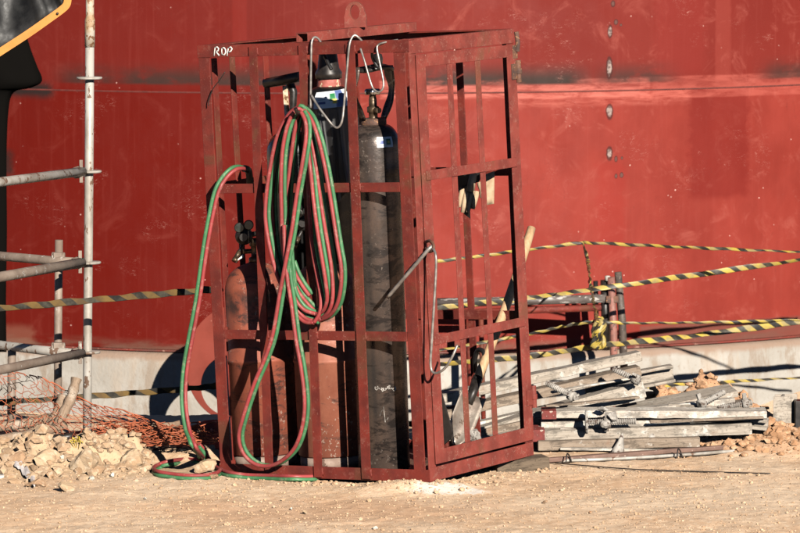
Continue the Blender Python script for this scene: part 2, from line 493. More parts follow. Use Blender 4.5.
# ---- tank paint, laid out on the plate in metres (u = along the shell, v = height)
def tank_sz(px, py):
    r = ray(px, py)
    ox, oy = -TANK.x, -TANK.y
    a = r.x ** 2 + r.y ** 2; b = 2 * (r.x * ox + r.y * oy); c = ox * ox + oy * oy - TR * TR
    t = (-b - math.sqrt(b * b - 4 * a * c)) / (2 * a)
    X, Y = r.x * t - TANK.x, r.y * t - TANK.y
    return TR * math.atan2(X, -Y), HC + r.z * t
SEAM_Z = tank_sz(350, 93.5)[1]
TANK_Z0 = tank_sz(340, 352)[1]
def mat_tank():
    n = NT('tank_red_paint')
    v = n.coord('UV')
    u, w, _ = n.xyz(v)
    wob = n.sub(n.noise(v, 3.0, 6, .6), .5)
    wf = n.sub(n.noise(v, 14, 6, .65), .5)
    def box(px0, py0, px1, py1, e=.02, d=.08, ef=None):
        s0, z1 = tank_sz(px0, py0); s1, z0 = tank_sz(px1, py1)
        uu = n.add(u, n.mul(wf, d)); ww = n.add(w, n.mul(wob, d))
        m = n.mul(n.ss(uu, s0 - e, s0 + e), n.ss(uu, s1 + e, s1 - e))
        return n.mul(m, n.mul(n.ss(ww, z0 - e, z0 + e), n.ss(ww, z1 + e, z1 - e)))
    # chalky paint on the right plates, darker saturated paint on the left
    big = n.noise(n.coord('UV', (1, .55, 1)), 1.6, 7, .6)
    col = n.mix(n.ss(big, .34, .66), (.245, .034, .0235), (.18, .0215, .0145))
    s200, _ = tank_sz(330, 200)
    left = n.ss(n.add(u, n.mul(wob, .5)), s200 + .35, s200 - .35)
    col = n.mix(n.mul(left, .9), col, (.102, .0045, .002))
    up = n.ss(n.add(w, n.mul(wob, .02)), SEAM_Z - .006, SEAM_Z + .03)
    col = n.mix(n.mul(up, .75), col, (.135, .0135, .0095))
    # roller streaks
    st = n.noise(n.coord('UV', (11, .35, 1)), 3.0, 4, .6)
    col = n.mix(n.mul(n.ss(st, .5, .8), .10), col, (.36, .09, .07))
    # pale clouding
    cl = n.noise(n.coord('UV', (1, 1, 1), (5, 3, 0)), 4.5, 8, .68, 1.2)
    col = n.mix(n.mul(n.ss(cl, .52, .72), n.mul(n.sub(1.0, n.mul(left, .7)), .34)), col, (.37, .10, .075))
    # repainted patches
    col = n.mix(n.mul(box(690, 88, 748, 196, .03, .12), .55), col, (.13, .008, .0058))
    col = n.mix(n.mul(box(655, -40, 705, 74, .05, .12), .5), col, (.19, .02, .015))
    col = n.mix(n.mul(box(716, -40, 730, 80, .01, .03), .3), col, (.27, .05, .036))
    col = n.mix(n.mul(box(232, -40, 247, 82, .008, .02), .35), col, (.20, .02, .014))
    col = n.mix(n.mul(box(597, 160, 625, 262, .03, .12), .35), col, (.25, .02, .014))
    # pale brushed band over the seam (right) and dull one (left)
    bnd = n.mul(n.noise(n.coord('UV', (1.6, 9, 1)), 3.0, 7, .7, .6), 1.5)
    col = n.mix(n.mul(box(380, 81, 650, 96, .008, .03), n.ss(bnd, .5, .95, .1, .8)), col, (.46, .13, .10))
    col = n.mix(n.mul(box(510, 93, 690, 103, .02, .03), n.ss(bnd, .5, 1., .0, .5)), col, (.50, .14, .105))
    col = n.mix(n.mul(box(640, 77, 900, 88, .006, .02), n.ss(bnd, .45, .95, .05, .4)), col, (.48, .12, .09))
    col = n.mix(n.mul(box(60, 79, 330, 98, .006, .03), .5), col, (.115, .006, .003))
    # soot above the seam
    soot = n.noise(n.coord('UV', (1.4, 3, 1), (2, 7, 0)), 3.2, 6, .62)
    sm = n.mul(n.ss(w, SEAM_Z + .20, SEAM_Z + .065), n.ss(w, SEAM_Z + .035, SEAM_Z + .055))
    def sp_(a, b, k): 
        s0, _ = tank_sz(a, 80); s1, _ = tank_sz(b, 80)
        return n.mul(n.mul(n.ss(u, s0 - .12, s0 + .12), n.ss(u, s1 + .12, s1 - .12)), k)
    where = n.mx(n.mx(sp_(395, 585, 1.0), sp_(600, 670, .8)), n.mx(sp_(765, 900, .8), n.mx(sp_(62, 115, .8), sp_(120, 345, .9))))
    col = n.mix(n.mul(n.mul(sm, where), n.ss(soot, .32, .52, .3, 1.0)), col, (.035, .022, .018))
    col = n.mix(n.mul(box(8, 82, 50, 97, .03, .12), .95), col, (.018, .014, .013))
    col = n.mix(n.mul(box(-30, 150, 12, 175, .03, .1), .8), col, (.02, .015, .013))
    # dirty lower edge
    z0 = TANK_Z0
    le = n.mul(n.ss(n.add(w, n.mul(wob, .05)), z0 + .075, z0 + .015), n.ss(n.noise(n.coord('UV', (1, 4, 1)), 3, 5), .38, .6))
    col = n.mix(n.mul(le, .75), col, (.13, .07, .05))
    col = n.mix(n.mul(box(640, 326, 900, 338, .012, .03), .65), col, (.13, .055, .042))
    col = n.mix(n.mul(box(3, 325, 34, 352, .03, .12), .3), col, (.30, .15, .10))
    # primer patches on the ground welds, with burnt rims
    for (px, py, rx, ry) in ((613, 4, 2.5, 3.5), (610, 32, 2.6, 6.5), (609.5, 68, 3.6, 11.5), (609.5, 112, 4.2, 8), (609.5, 153.5, 3.6, 7), (616, 22, 2.2, 2.6), (621, 25, 1.4, 1.4), (616, 159, 1.8, 3), (621.5, 175, 2, 2.6), (616, 176, 1.6, 2.4), (622, 158, 1.4, 1.8)):
        s0, zz = tank_sz(px, py)
        a = n.math('POWER', n.mul(n.sub(u, s0), 169 / rx / .8), 2.0)
        b = n.math('POWER', n.mul(n.sub(w, zz), 169 / ry / .85), 2.0)
        d = n.add(n.add(a, b), n.mul(wf, 3.2))
        col = n.mix(n.mul(n.ss(d, 2.0, 1.2), .8), col, (.045, .014, .012))
        col = n.mix(n.mul(n.ss(d, .95, .45), .8), col, n.mix(n.ss(n.noise(v, 38, 4, .6), .42, .58), (.13, .095, .085), (.36, .28, .245)) if ry > 4 else (.12, .06, .05))
    # chips, spatter and scratches
    vo = n.voro(v, 10.5)
    keep = n.ss(n.noise(v, 2.1, 3), .46, .58)
    col = n.mix(n.mul(n.ss(vo, .055, .035), n.mul(keep, .85)), col, (.66, .42, .36))
    sc1 = n.noise(n.coord('UV', (1.5, 5, 1), (1, 2, 0)), 5.5, 3, .5, 2.4)
    k2 = n.ss(n.noise(v, 2.7, 4), .52, .64)
    line = n.ss(n.math('ABSOLUTE', n.sub(sc1, .5)), .008, .003)
    col = n.mix(n.mul(n.mul(line, k2), n.mul(.45, n.ss(n.noise(v, 17, 3), .45, .6))), col, (.62, .33, .27))
    sc2 = n.noise(n.coord('UV', (6, 1.2, 1), (9, 2, 0)), 4.0, 3, .5, 1.2)
    l2 = n.ss(n.math('ABSOLUTE', n.sub(sc2, .5)), .006, .002)
    col = n.mix(n.mul(n.mul(l2, n.ss(n.noise(v, 1.9, 4), .5, .62)), .4), col, (.12, .02, .015))
    ru = n.ss(n.noise(v, 6, 5), .3, .7, .42, .62)
    ru = n.add(ru, n.mul(n.sub(1.0, left), .1))
    dent = n.noise(n.coord('UV', (1, .8, 1)), 2.2, 3, .5)
    n.bump(n.add(dent, n.add(n.mul(n.noise(v, 45, 4), .05), n.mul(st, .05))), .25, .035)
    return n.fin(col, ru, 0, .14)
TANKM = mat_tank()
CONC = mat_concrete()

# ------------------------------------------------------------------ ground
def axis(lo, hi, step, far):
    a = list(np.arange(lo, hi + 1e-6, step))
    k = step; L = []; x = lo
    while x > -far: k *= 1.35; x -= k; L.append(x)
    k = step; R = []; x = a[-1]
    while x < far: k *= 1.35; x += k; R.append(x)
    return L[::-1] + a + R
xs = axis(-2.6, 2.6, .016, 900)
ys = axis(17.0, 21.6, .02, 900)
nx, ny = len(xs), len(ys)
g = MB()
vv = []
for y in ys:
    for x in xs:
        w_ = 1 if (-3.2 < x < 3.2 and 16.2 < y < 28) else 0
        vv.append((x, y, gh(x, y) if w_ else 0.0))
g.addv(vv)
g.addf([(j * nx + i, j * nx + i + 1, (j + 1) * nx + i + 1, (j + 1) * nx + i) for j in range(ny - 1) for i in range(nx - 1)], True)
tag(g.build('ground', GROUND, origin=False), kind='structure')

# loose pebbles and clods, past counting
gv = MB()
for k in range(8000):
    y = 17.3 + 3.6 * random.random()
    x = random.uniform(-2.1, 2.1)
    s_ = .002 + .0085 * random.random() ** 8
    cl = fbm(x * 2.2, y * 2.2, 7)
    if -1.14 < x < -.3 and 19.72 < y < 20.25: continue
    if cl < .08 and random.random() < .82: continue
    rock(gv, (x, y, gh(x, y) + s_ * .3), (s_ * random.uniform(.8, 1.5), s_ * random.uniform(.8, 1.4), s_ * random.uniform(.6, 1)), 1)
for k in range(6000):
    y = 17.3 + 2.7 * random.random(); x = random.uniform(-2.0, 2.0)
    if -1.14 < x < -.3 and 19.72 < y < 20.25: continue
    s_ = .0018 + .0036 * random.random() ** 2
    rock(gv, (x, y, gh(x, y) + s_ * .35), (s_ * random.uniform(.8, 1.5), s_ * random.uniform(.8, 1.3), s_ * random.uniform(.7, 1.2)), 1)
tag(gv.build('gravel', ROCKT, origin=False), 'small tan pebbles and clods strewn over the dirt ground', kind='stuff')
# rubble heap body on the left
rb = MB()
for k in range(2300):
    x = random.gauss(-1.45, .42); y = random.gauss(19.95, .16)
    if x > -1.13 or x < -2.2: continue
    m = gh(x, y)
    s_ = .003 + .032 * random.random() ** 6
    rock(rb, (x, y, m + s_ * .15), (s_ * random.uniform(.8, 1.5), s_ * random.uniform(.8, 1.4), s_ * random.uniform(.6, 1)), 1)
tag(rb.build('rubble', ROCKH, origin=False), 'heap of pale yellow broken stone and dirt in front of the orange netting', kind='stuff')
rb = MB()
for k in range(1500):
    if random.random() < .5: x, y = random.gauss(1.78, .17), random.gauss(20.6, .14)
    else: x, y = random.gauss(1.42, .22), random.gauss(21.2, .10)
    s_ = .003 + .026 * random.random() ** 4.5
    rock(rb, (x, y, gh(x, y) + s_ * .3), (s_ * random.uniform(.8, 1.5), s_ * random.uniform(.8, 1.4), s_ * random.uniform(.6, 1)), 1)
tag(rb.build('rubble', ROCKO, origin=False), 'orange dirt rubble banked around the right end of the beam pile', kind='stuff')
# foot-of-cage crumbs
rb = MB()
for k in range(420):
    t = random.random(); p = FLc.lerp(FRc, t * 1.05) if random.random() < .6 else FRc.lerp(BRc, random.random())
    x = p.x + random.gauss(0, .07); y = p.y - abs(random.gauss(0, .10)) + .02
    s_ = .003 + .012 * random.random() ** 4
    rock(rb, (x, y, gh(x, y) + s_ * .3), (s_ * 1.3, s_ * 1.1, s_ * .8), 1)
tag(rb.build('gravel', ROCKT, origin=False), 'tan clods crumbled along the foot of the cage', kind='stuff')

def hit(px, py):
    y = 18.8
    while y < 21.5:
        p = at(px, py, y)
        if p.z <= gh(p.x, p.y): return p
        y += .008
    return p
def single_rock(px, py, w, h, mat, label, seed, group=None, Y=None, sink=.25):
    c = gnd(px, py)
    if Y is not None: c = at(px, py, Y)
    r = MB(); rock(r, (c.x, c.y + w * .4, (gh(c.x, c.y) if Y is None else c.z) + h * (1 - sink)), (w, w * .8, h), 3, seed)
    tag(r.build('rock', mat), label, 'rock', group)
single_rock(204.5, 474, .062, .043, ROCKP, 'rounded yellow stone sitting inside the hose loop on the ground', 3)
single_rock(213, 480, .03, .016, ROCKB, 'small brown stone touching the front of the ground hose loop', 4)
HEAP = [(88, 462, .12, .10, ROCKP, 'largest pale stone slab, sloping, on the crest of the rubble heap', 11, 19.62),
        (44, 462, .085, .06, ROCKP, 'rough stone with a dark chink on the heap below the leaning logs', 12, 19.7),
        (36, 484, .055, .032, ROCKB, 'brown rounded stone at the foot of the heap beside the white crumpled film', 13, 19.42),
        (67, 488, .042, .04, ROCKP, 'yellow blocky stone at the foot of the heap, right of the brown one', 14, 19.40),
        (131, 459, .095, .055, ROCKP, 'wide cracked pale stone at the right end of the rubble heap', 15, 19.74),
        (147, 459, .05, .032, ROCKP, 'pale stone half buried just left of the hose loop', 16, 19.72),
        (44, 458, .032, .026, ROCKW, 'small bright white stone on the left of the heap, under the rough stone', 17, 19.55),
        (64, 458, .028, .022, ROCKW, 'bright white chunk in the middle of the heap beside a dark gap', 18, 19.55),
        (92, 479, .026, .016, ROCKW, 'flat white chip low on the heap below the big slab', 19, 19.45),
        (112, 476, .02, .016, ROCKW, 'small white cube-like stone at the lower right of the heap', 20, 19.46),
        (83, 472, .028, .018, ROCKP, 'small cream stone wedged under the big slab', 21, 19.5),
        (18, 460, .05, .04, ROCKB, 'tan clod at the far left of the heap under the netting', 22, 19.72)]
for px, py, w, h, m, lab, sd_, Y in HEAP:
    c = hit(px, py + h * 90); r = MB()
    rock(r, (c.x, c.y + w * .3, gh(c.x, c.y) + h * .38), (w, w * .8, h), 3, sd_)
    tag(r.build('rock', m), lab, 'rock', 'stones of the rubble heap')
for px, py, w, h, m, lab, sd_ in ((305, 512, .018, .013, ROCKP, 'cream pebble alone on the open dirt in front of the cage', 31),
                                  (291, 508, .009, .008, ROCKW, 'tiny white pebble beside the cream one on open dirt', 32),
                                  (145, 500, .013, .007, ROCKW, 'white flake on the dirt below the rubble heap', 33),
                                  (545, 504, .018, .010, ROCKB, 'brown clod on the dirt to the right of the white lime spill', 34),
                                  (590, 514, .012, .009, ROCKO, 'small reddish clod on the open dirt at the lower right', 35),
                                  (375, 528, .016, .010, ROCKW, 'white pebble at the bottom edge of the dirt', 36)):
    single_rock(px, py, w, h, m, lab, sd_)
for px, py, Y, w, h, lab, sd_ in ((650, 397, 20.95, .055, .04, 'orange clod poking out between the channel ends', 41), (672, 393, 21.0, .075, .045, 'largest orange clod behind the beam pile against the footing', 42),
                                  (706, 389, 21.05, .07, .04, 'orange clod behind the pile, second from the right', 43), (728, 391, 21.05, .05, .04, 'rightmost orange clod of the row behind the pile', 44),
                                  (690, 392, 20.98, .04, .03, 'small orange clod squeezed between two larger ones', 45)):
    c = hit(px, py + 4); r = MB(); rock(r, (c.x, c.y, gh(c.x, c.y) + h * .3), (w, w * .7, h), 3, sd_)
    tag(r.build('rock', ROCKO), lab, 'rock', 'orange clods behind the beam pile')

# ------------------------------------------------------------------ tank and footing
tk = empty('storage_tank', Vector((TANK.x, TANK.y, TANK_Z0)), 'huge curved red painted steel storage tank behind the cage', 'tank')
TOP = 7.0
def arc_shell(rad, zs, mb, n=240):
    k = n + 1; o = len(mb.v)
    for z in zs:
        pts, uv = [], []
        for j in range(k):
            a = -math.pi + 2 * math.pi * j / n
            pts.append((rad * math.sin(a), -rad * math.cos(a), z - TANK_Z0)); uv.append((rad * a, z))
        mb.addv(pts, uv)
    for i in range(len(zs) - 1):
        a = o + i * k
        mb.addf([(a + j, a + j + 1, a + k + j + 1, a + k + j) for j in range(n)], True)
sh = MB(); arc_shell(TR, [TANK_Z0, SEAM_Z, 3.6, 5.4, TOP], sh)
o = len(sh.v)
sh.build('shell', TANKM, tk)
rf = MB(); rf.lathe([(TR + .03, TOP - TANK_Z0), (TR * .7, TOP + .35 - TANK_Z0), (TR * .35, TOP + .5 - TANK_Z0), (.02, TOP + .55 - TANK_Z0)], 96); rf.build('roof', TANKM, tk)
for z in (SEAM_Z, 3.6, 5.4):
    wb = MB()
    wb.lathe([(TR - .003, z - .007 - TANK_Z0), (TR + .0012, z - .004 - TANK_Z0), (TR + .0012, z + .004 - TANK_Z0), (TR - .003, z + .007 - TANK_Z0)], 240, cap=False)
    wb.build('weld_seam', plain('weld_bead%d' % int(z * 10), (.10, .017, .012), .8), tk)
bp = MB()
bp.lathe([(TR - .05, -.012), (TR + .022, -.012), (TR + .022, -.003), (TR - .05, -.003)], 240, cap=False)
bp.build('bottom_plate', worn('bottom_plate_paint', (.20, .03, .02), (.10, .04, .03), chip=(.3, .16, .12), chip_at=.6, sc=5, chip_sc=30), tk)

ft = MB()
zt = TANK_Z0 - .012
ft.lathe([(TR + .075, -.6), (TR + .068, zt - .03), (TR + .045, zt - .006), (TR - .3, zt - .0015), (TR - .3, -.6)], 240,
         Matrix.Translation((TANK.x, TANK.y, 0)), wob=lambda a, z: .0012 * fbm(a * 30, z * 6, 2), cap=False)
tag(ft.build('concrete_footing', CONC, origin=False), 'pale stained concrete ring footing under the red tank', 'footing')

# ------------------------------------------------------------------ the cage
cg = empty('gas_cylinder_cage', CM, 'open rusty red steel gas cylinder cage with barred sides, leaning slightly', 'cage')
X, Y_, Z = Vector((1, 0, 0)), Vector((0, 1, 0)), Vector((0, 0, 1))
def cb(name, mb, mat=None, bevel=.0015, parent=None): return mb.build(name, mat or RED, parent or cg, bevel)
LA, TH = .058, .006
for (x0, y0, a, b) in ((-CW, 0, X, Y_), (-.080, 0, X, Y_), (0, CD, -X, -Y_), (-CW, CD, X, -Y_)):
    m = MB(); m.angle((x0, y0, .002), (x0, y0, CH - .002), a, b, LA, LA, TH)
    cb('post', m)
m = MB(); m.box((-.006, .0, .002), (0, .056, CH - .002)); cb('post', m, REDD)
e = .003
m = MB(); m.angle((-CW - e, -e, CH + e), (e, -e, CH + e), -Z, Y_, .054, .05, TH); top_front = cb('top_rail', m)
m = MB(); m.angle((e, -e + .0065, CH + e + .001), (e, CD + e, CH + e + .001), -Z, -X, .064, .05, TH); cb('top_rail', m, REDD)
m = MB(); m.angle((-CW - e, CD + e, CH + e + .002), (e - .007, CD + e, CH + e + .002), -Z, -Y_, .054, .05, TH); cb('top_rail', m)
m = MB(); m.angle((-CW - e, -e + .0065, CH + e + .001), (-CW - e, CD + e - .0065, CH + e + .001), -Z, X, .054, .05, TH); cb('top_rail', m)
m = MB(); m.angle((-CW - e, -e, -e), (e, -e, -e), Z, Y_, .054, .05, TH); cb('bottom_rail', m)
m = MB(); m.angle((e, -e + .0065, -e + .001), (e, CD + e, -e + .001), Z, -X, .060, .05, TH); cb('bottom_rail', m, REDD)
m = MB(); m.angle((-CW - e, CD + e, -e + .002), (e - .007, CD + e, -e + .002), Z, -Y_, .054, .05, TH); cb('bottom_rail', m)
m = MB(); m.angle((-CW - e, -e + .0065, -e + .001), (-CW - e, CD + e - .0065, -e + .001), Z, X, .054, .05, TH); cb('bottom_rail', m)
ZU = cy(240, 188.5, 0).z; ZL = cy(240, 334.5, 0).z
hw = .021
for z in (ZU, ZL):
    m = MB(); m.box((-CW + LA + .001, -.001, z - hw), (-.0815, .005, z + hw)); cb('cross_rail', m)
    m = MB(); m.box((-CW + LA + .001, CD - .005, z - hw), (-LA - .001, CD + .001, z + hw)); cb('cross_rail', m)
    m = MB(); m.box((-CW - .001, LA + .001, z - hw), (-CW + .005, CD - LA - .001, z + hw)); cb('cross_rail', m)
# front bars: flats welded over the rails
for (xa, ya, xb, yb, w_) in ((256, 100, 267.5, 400, .041), (304, 60, 316.5, 400, .041), (351.5, 60, 364.5, 400, .045)):
    a, b = cy(xa, ya, 0), cy(xb, yb, 0)
    d = (b - a) / (b.z - a.z)
    p0, p1 = a + d * (.004 - a.z), a + d * (CH - .006 - a.z)
    m = MB(); m.prism([(-w_ / 2, -.0115), (w_ / 2, -.0115), (w_ / 2, -.0038), (-w_ / 2, -.0038)], p0, p1, X, Y_)
    for zz in (ZU, ZL, .03, CH - .03):                 # fillet welds down both edges of the bar
        c_ = a + d * (zz - a.z)
        for sgn in (-1, 1):
            m.tube([(c_.x + sgn * w_ / 2 + .0015 * math.sin(q * 1.9), -.0048, zz - .018 + .009 * q) for q in range(5)], [.0035, .0052, .0046, .0055, .0035], 6)
    cb('bar', m, bevel=0)
for px in (356, 409, 460.5):
    x = cy(px, 110, CD).x
    m = MB(); m.box((x - .018, CD + .0065, .004), (x + .018, CD + .013, CH - .06)); cb('bar', m)
for px in (218, 236, 269.5):
    y = cx(px, 100, -CW).y
    m = MB(); m.box((-CW - .013, y - .02, .004), (-CW - .0065, y + .02, CH - .06)); cb('bar', m)
m = MB(); m.box((-CW + .008, .008, .010), (-.008, CD - .008, .014)); cb('floor_plate', m, RUST, 0)

# side door
dx0, dx1 = .0045, .0105
y0 = cx(417, 110, 0).y; y1 = CD - .002; sw = .072
def dz(px, py): return cx(px, py, .007).z
zt_, zb_ = CH + e - .0685, dz(431, 465.5)
door = MB()
door.box((dx0, y0, zb_), (dx1, y0 + sw, zt_))
door_o = cb('door', door, REDD)
m = MB(); m.box((dx0, y1 - .075, zb_), (dx1, y1, zt_)); cb('stile', m, REDD, parent=door_o)
m = MB(); m.box((dx0 + .0004, y0 + sw + .0005, zt_ - .055), (dx1 + .0015, y1 - .0755, zt_)); cb('door_rail', m, REDD, parent=door_o)
m = MB(); m.box((dx0 + .0004, y0 + sw + .0005, zb_), (dx1 + .0015, y1 - .0755, zb_ + .062)); cb('door_rail', m, REDD, parent=door_o)
for py in (175, 341):
    z = dz(430, py)
    m = MB(); m.box((dx1 + .0004, y0 + .03, z - .021), (dx1 + .006, y1 - .04, z + .021)); cb('door_rail', m, REDD, parent=door_o)
for px in (449.7, 478):
    y = cx(px, 75, .007).y
    m = MB(); m.box((dx0 + .0005, y - .021, zb_ + .0625), (dx1 - .0005, y + .021, zt_ - .0555)); cb('bar', m, REDD, parent=door_o)
for px, py in ((511.5, 72), (527, 398)):
    p = cx(px, py, .012)
    hb = MB(); hb.tube([(.016, CD + .004, p.z - .05), (.016, CD + .004, p.z + .05)], .013, 12)
    hb.box((.0112, CD - .05, p.z - .035), (.0165, CD + .004, p.z + .035))
    hb.tube([(.016, CD + .004, p.z - .012), (.016, CD + .004, p.z + .012)], .017, 12)
    cb('hinge', hb, RUST if py < 100 else REDD, .001)
p = cx(513, 38, .01)
m = MB(); m.tube([(.014, CD + .006, CH - .10), (.018, CD + .008, CH - .06), (.014, CD + .006, CH - .01)], .011, 8); m.box((.0075, CD - .03, CH - .13), (.012, CD + .012, CH - .07)); cb('hinge', m, RUST, .001)

# lifting beam: a channel lying across the top, eye plate in the middle
bx = cy(303, 44, 0).x
m = MB(); m.prism([(-.032, 0), (.032, 0), (.032, .042), (.026, .042), (.026, .006), (-.026, .006), (-.026, .042), (-.032, .042)], (bx, -.004, CH + .0475), (bx, CD + .01, CH + .0475), X, -Z)
lb = cb('lifting_beam', m, REDD)
outer, inner = [], []
for i in range(40):
    a = 2 * math.pi * i / 40
    ca, sa = math.cos(a), math.sin(a)
    if sa > -.1: outer.append((.044 * ca, .068 + .048 * sa))
    else:
        t = min(1, (-sa) / .75)
        xx = max(-.05, min(.05, .044 * ca / max(.35, 1 - .45 * t) * (1 + .25 * t)))
        outer.append((xx, max(0.0, .068 - .09 * t)))
    inner.append((.022 * ca, .069 + .033 * sa))
m = MB(); m.ring(outer, inner, .022, Matrix.Translation((bx + .012, CD * .47, CH + .048)) @ Matrix.Rotation(-yaw * .6, 4, 'Z'))
cb('lifting_eye', m, REDD, .001, parent=lb)

# painted letters on the front top rail
def strokes(mb, polys, w_, y):
    for pl in polys:
        P = [cy(px, py, y) for px, py in pl]
        mb.tube(P, w_, 6, flat=.5)
m = MB()
strokes(m, [[(214.3, 55.8), (214.6, 51.5), (215.2, 47.6)], [(215.2, 47.6), (217.3, 47.2), (218.6, 48.6), (218, 50.8), (215.2, 51.8)], [(216, 51.7), (217.4, 53.6), (219.2, 55.6)],
            [(221.9, 48.4), (221.8, 51.5), (222.2, 54.6)], [(221.9, 48.4), (224, 47.8), (225.4, 49.6), (225.6, 52.4), (224.4, 54.8), (222.2, 54.6)],
            [(227.2, 56), (227.6, 52), (228.4, 48.2)], [(228.4, 48.2), (231, 47.2), (232, 48.8), (230.8, 51.2), (228, 52.6)]], .0036, -.0048)
m.build('lettering', WHITE, top_front)

# latch rod, ring and retaining wire at the door edge
lug = cy(432, 247, -.015)
def wpath(mb, pts, ly, r, k=5, n=8):
    mb.tube(smooth([cy(*p[:2], p[2] if len(p) > 2 else ly) for p in pts], k), r, n)
m = MB()
wpath(m, [(425.5, 242, .045), (430, 241, .01), (433.5, 245, -.02), (433, 250, -.03), (429, 251.5, -.01), (426, 248, .03)], 0, .007)
cb('latch_ring', m, RUST, 0)
m = MB(); wpath(m, [(433, 246, -.01), (428, 250, -.035), (408, 273.5, -.045), (387.5, 297.5, -.03)], 0, .0085)
cb('latch_rod', m, WIRE, 0)
m = MB(); wpath(m, [(432, 247, -.02), (435.5, 254, -.05), (436, 270, -.055), (434, 305, -.06), (431.5, 345, -.06), (430.5, 362, -.06), (432, 371, -.06), (437, 373, -.07), (445, 368, -.08), (452, 357, -.08), (457.5, 345, -.06)], 0, .0058, 6)
cb('latch_wire', m, WIRE, 0)

# hanging wires over the top rail
def wire_thing(name, paths, r, label, cat='wire', mat=WIRE):
    m = MB()
    for pts in paths: m.tube(smooth([cw(*p) for p in pts], 6), r, 8)
    return tag(m.build(name, mat), label, cat)
wire_thing('wire_hanger', [[(321.5, 43.5, .03), (318, 38.6, .015), (314.5, 37.3, 0), (312, 41, -.016), (311.3, 50, -.022), (310.8, 80, -.024), (310.6, 108, -.026)],
                           [(311.2, 95, -.03), (318.5, 107, -.05), (326, 117, -.055), (333, 125.5, -.05), (338, 127.5, -.05), (342, 121, -.05), (344, 105, -.04), (347, 70, -.03), (349.3, 46, -.024), (351.8, 38, -.012), (355, 35.3, 0), (359, 38, .012), (363, 42.5, .03)]],
           .0052, 'bright steel wire bent over the front rail in two hooks with a deep loop between')
wire_thing('wire_hanger', [[(360.5, 48.5, -.02), (364.5, 61, -.03), (370.5, 82, -.035), (374, 89.5, -.035), (379, 92, -.035), (383, 88, -.035), (383.2, 80, -.03), (379.5, 62, -.026), (377, 49, -.02), (378.5, 44.8, -.013), (384, 42.6, -.006), (398, 40, .03)]],
           .0046, 'thin steel wire loop hanging over the handwheel of the dark brown cylinder')
wire_thing('cable_stub', [[(324.8, 56, .05), (328, 63, .04), (331.4, 69.5, .035)]], .008, 'short black cable end with a bare pink tip under the front rail', 'cable', BLK)
wire_thing('cable_stub', [[(376, 41, .06), (372.5, 50, .06), (372.6, 58, .07), (377, 66, .08), (379.5, 68.5, .08)]], .007, 'black cable curling down from the top rail beside the lifting eye', 'cable', BLK)
wire_thing('thin_wire', [[(225, 72, -.02), (219, 81, -.02), (213, 89, -.02), (209, 100, -.02), (208.5, 106, -.02)]], .0022, 'hair thin dark wire curling at the upper left of the cage', 'wire', BLKM)

# ------------------------------------------------------------------ cylinders
def mat_cyl(name, a, b, stain, chip, stain_at=.52, chip_at=.62, rough=(.35, .6), bump=.2, metal=.1, chs=46, band=None):
    n = NT(name)
    v = n.coord('Object', (1, 1, .6))
    k = n.noise(v, 5, 7, .65)
    col = n.mix(n.ss(k, .35, .65), a, b)
    s1 = n.noise(n.coord('Object', (1, 1, 2.6), (3, 1, 0)), 7, 8, .72, .5)
    col = n.mix(n.mul(n.ss(s1, stain_at, stain_at + .1), .85), col, stain)
    if band:
        x_, y_, z_ = n.xyz(n.coord('Object'))
        zz_ = n.add(z_, n.mul(n.sub(n.noise(v, 9, 5), .5), .12))
        bm = n.mul(n.ss(zz_, band[0] - .03, band[0] + .03), n.ss(zz_, band[1] + .03, band[1] - .03))
        col = n.mix(n.mul(bm, n.ss(n.noise(v, 14, 5, .7), .35, .6, .1, .9)), col, (.025, .017, .015))
    s2 = n.noise(n.coord('Object', (1, 1, .8)), chs, 5, .7)
    s3 = n.noise(v, 6, 3)
    col = n.mix(n.mul(n.ss(n.add(n.mul(s2, .7), n.mul(s3, .3)), chip_at, chip_at + .04), .8), col, chip)
    n.bump(n.add(s2, k), bump, .004)
    return n.fin(col, n.ss(s1, .3, .7, *rough), metal, .5)
CYLD = mat_cyl('dark_worn_cylinder', (.062, .052, .047), (.125, .088, .071), (.022, .018, .017), (.30, .24, .20), .50, .60, (.22, .40), .2, .5, 85)
CYLR = mat_cyl('red_brown_cylinder', (.30, .080, .044), (.20, .052, .031), (.040, .022, .018), (.42, .29, .23), .515, .585, (.5, .75), band=(.70, .80))
CYLP = mat_cyl('pinkish_cylinder', (.33, .115, .068), (.22, .066, .038), (.07, .036, .028), (.50, .39, .31), .545, .585, (.5, .75))
CYLK = mat_cyl('black_cylinder', (.007, .0065, .0065), (.011, .010, .009), (.005, .005, .005), (.04, .035, .03), .5, .68, (.2, .4))
CYLF = worn('bare_foot_ring', (.34, .25, .20), (.22, .15, .115), chip=(.12, .07, .05), chip_at=.58, sc=12, chip_sc=40, rough=(.6, .85))
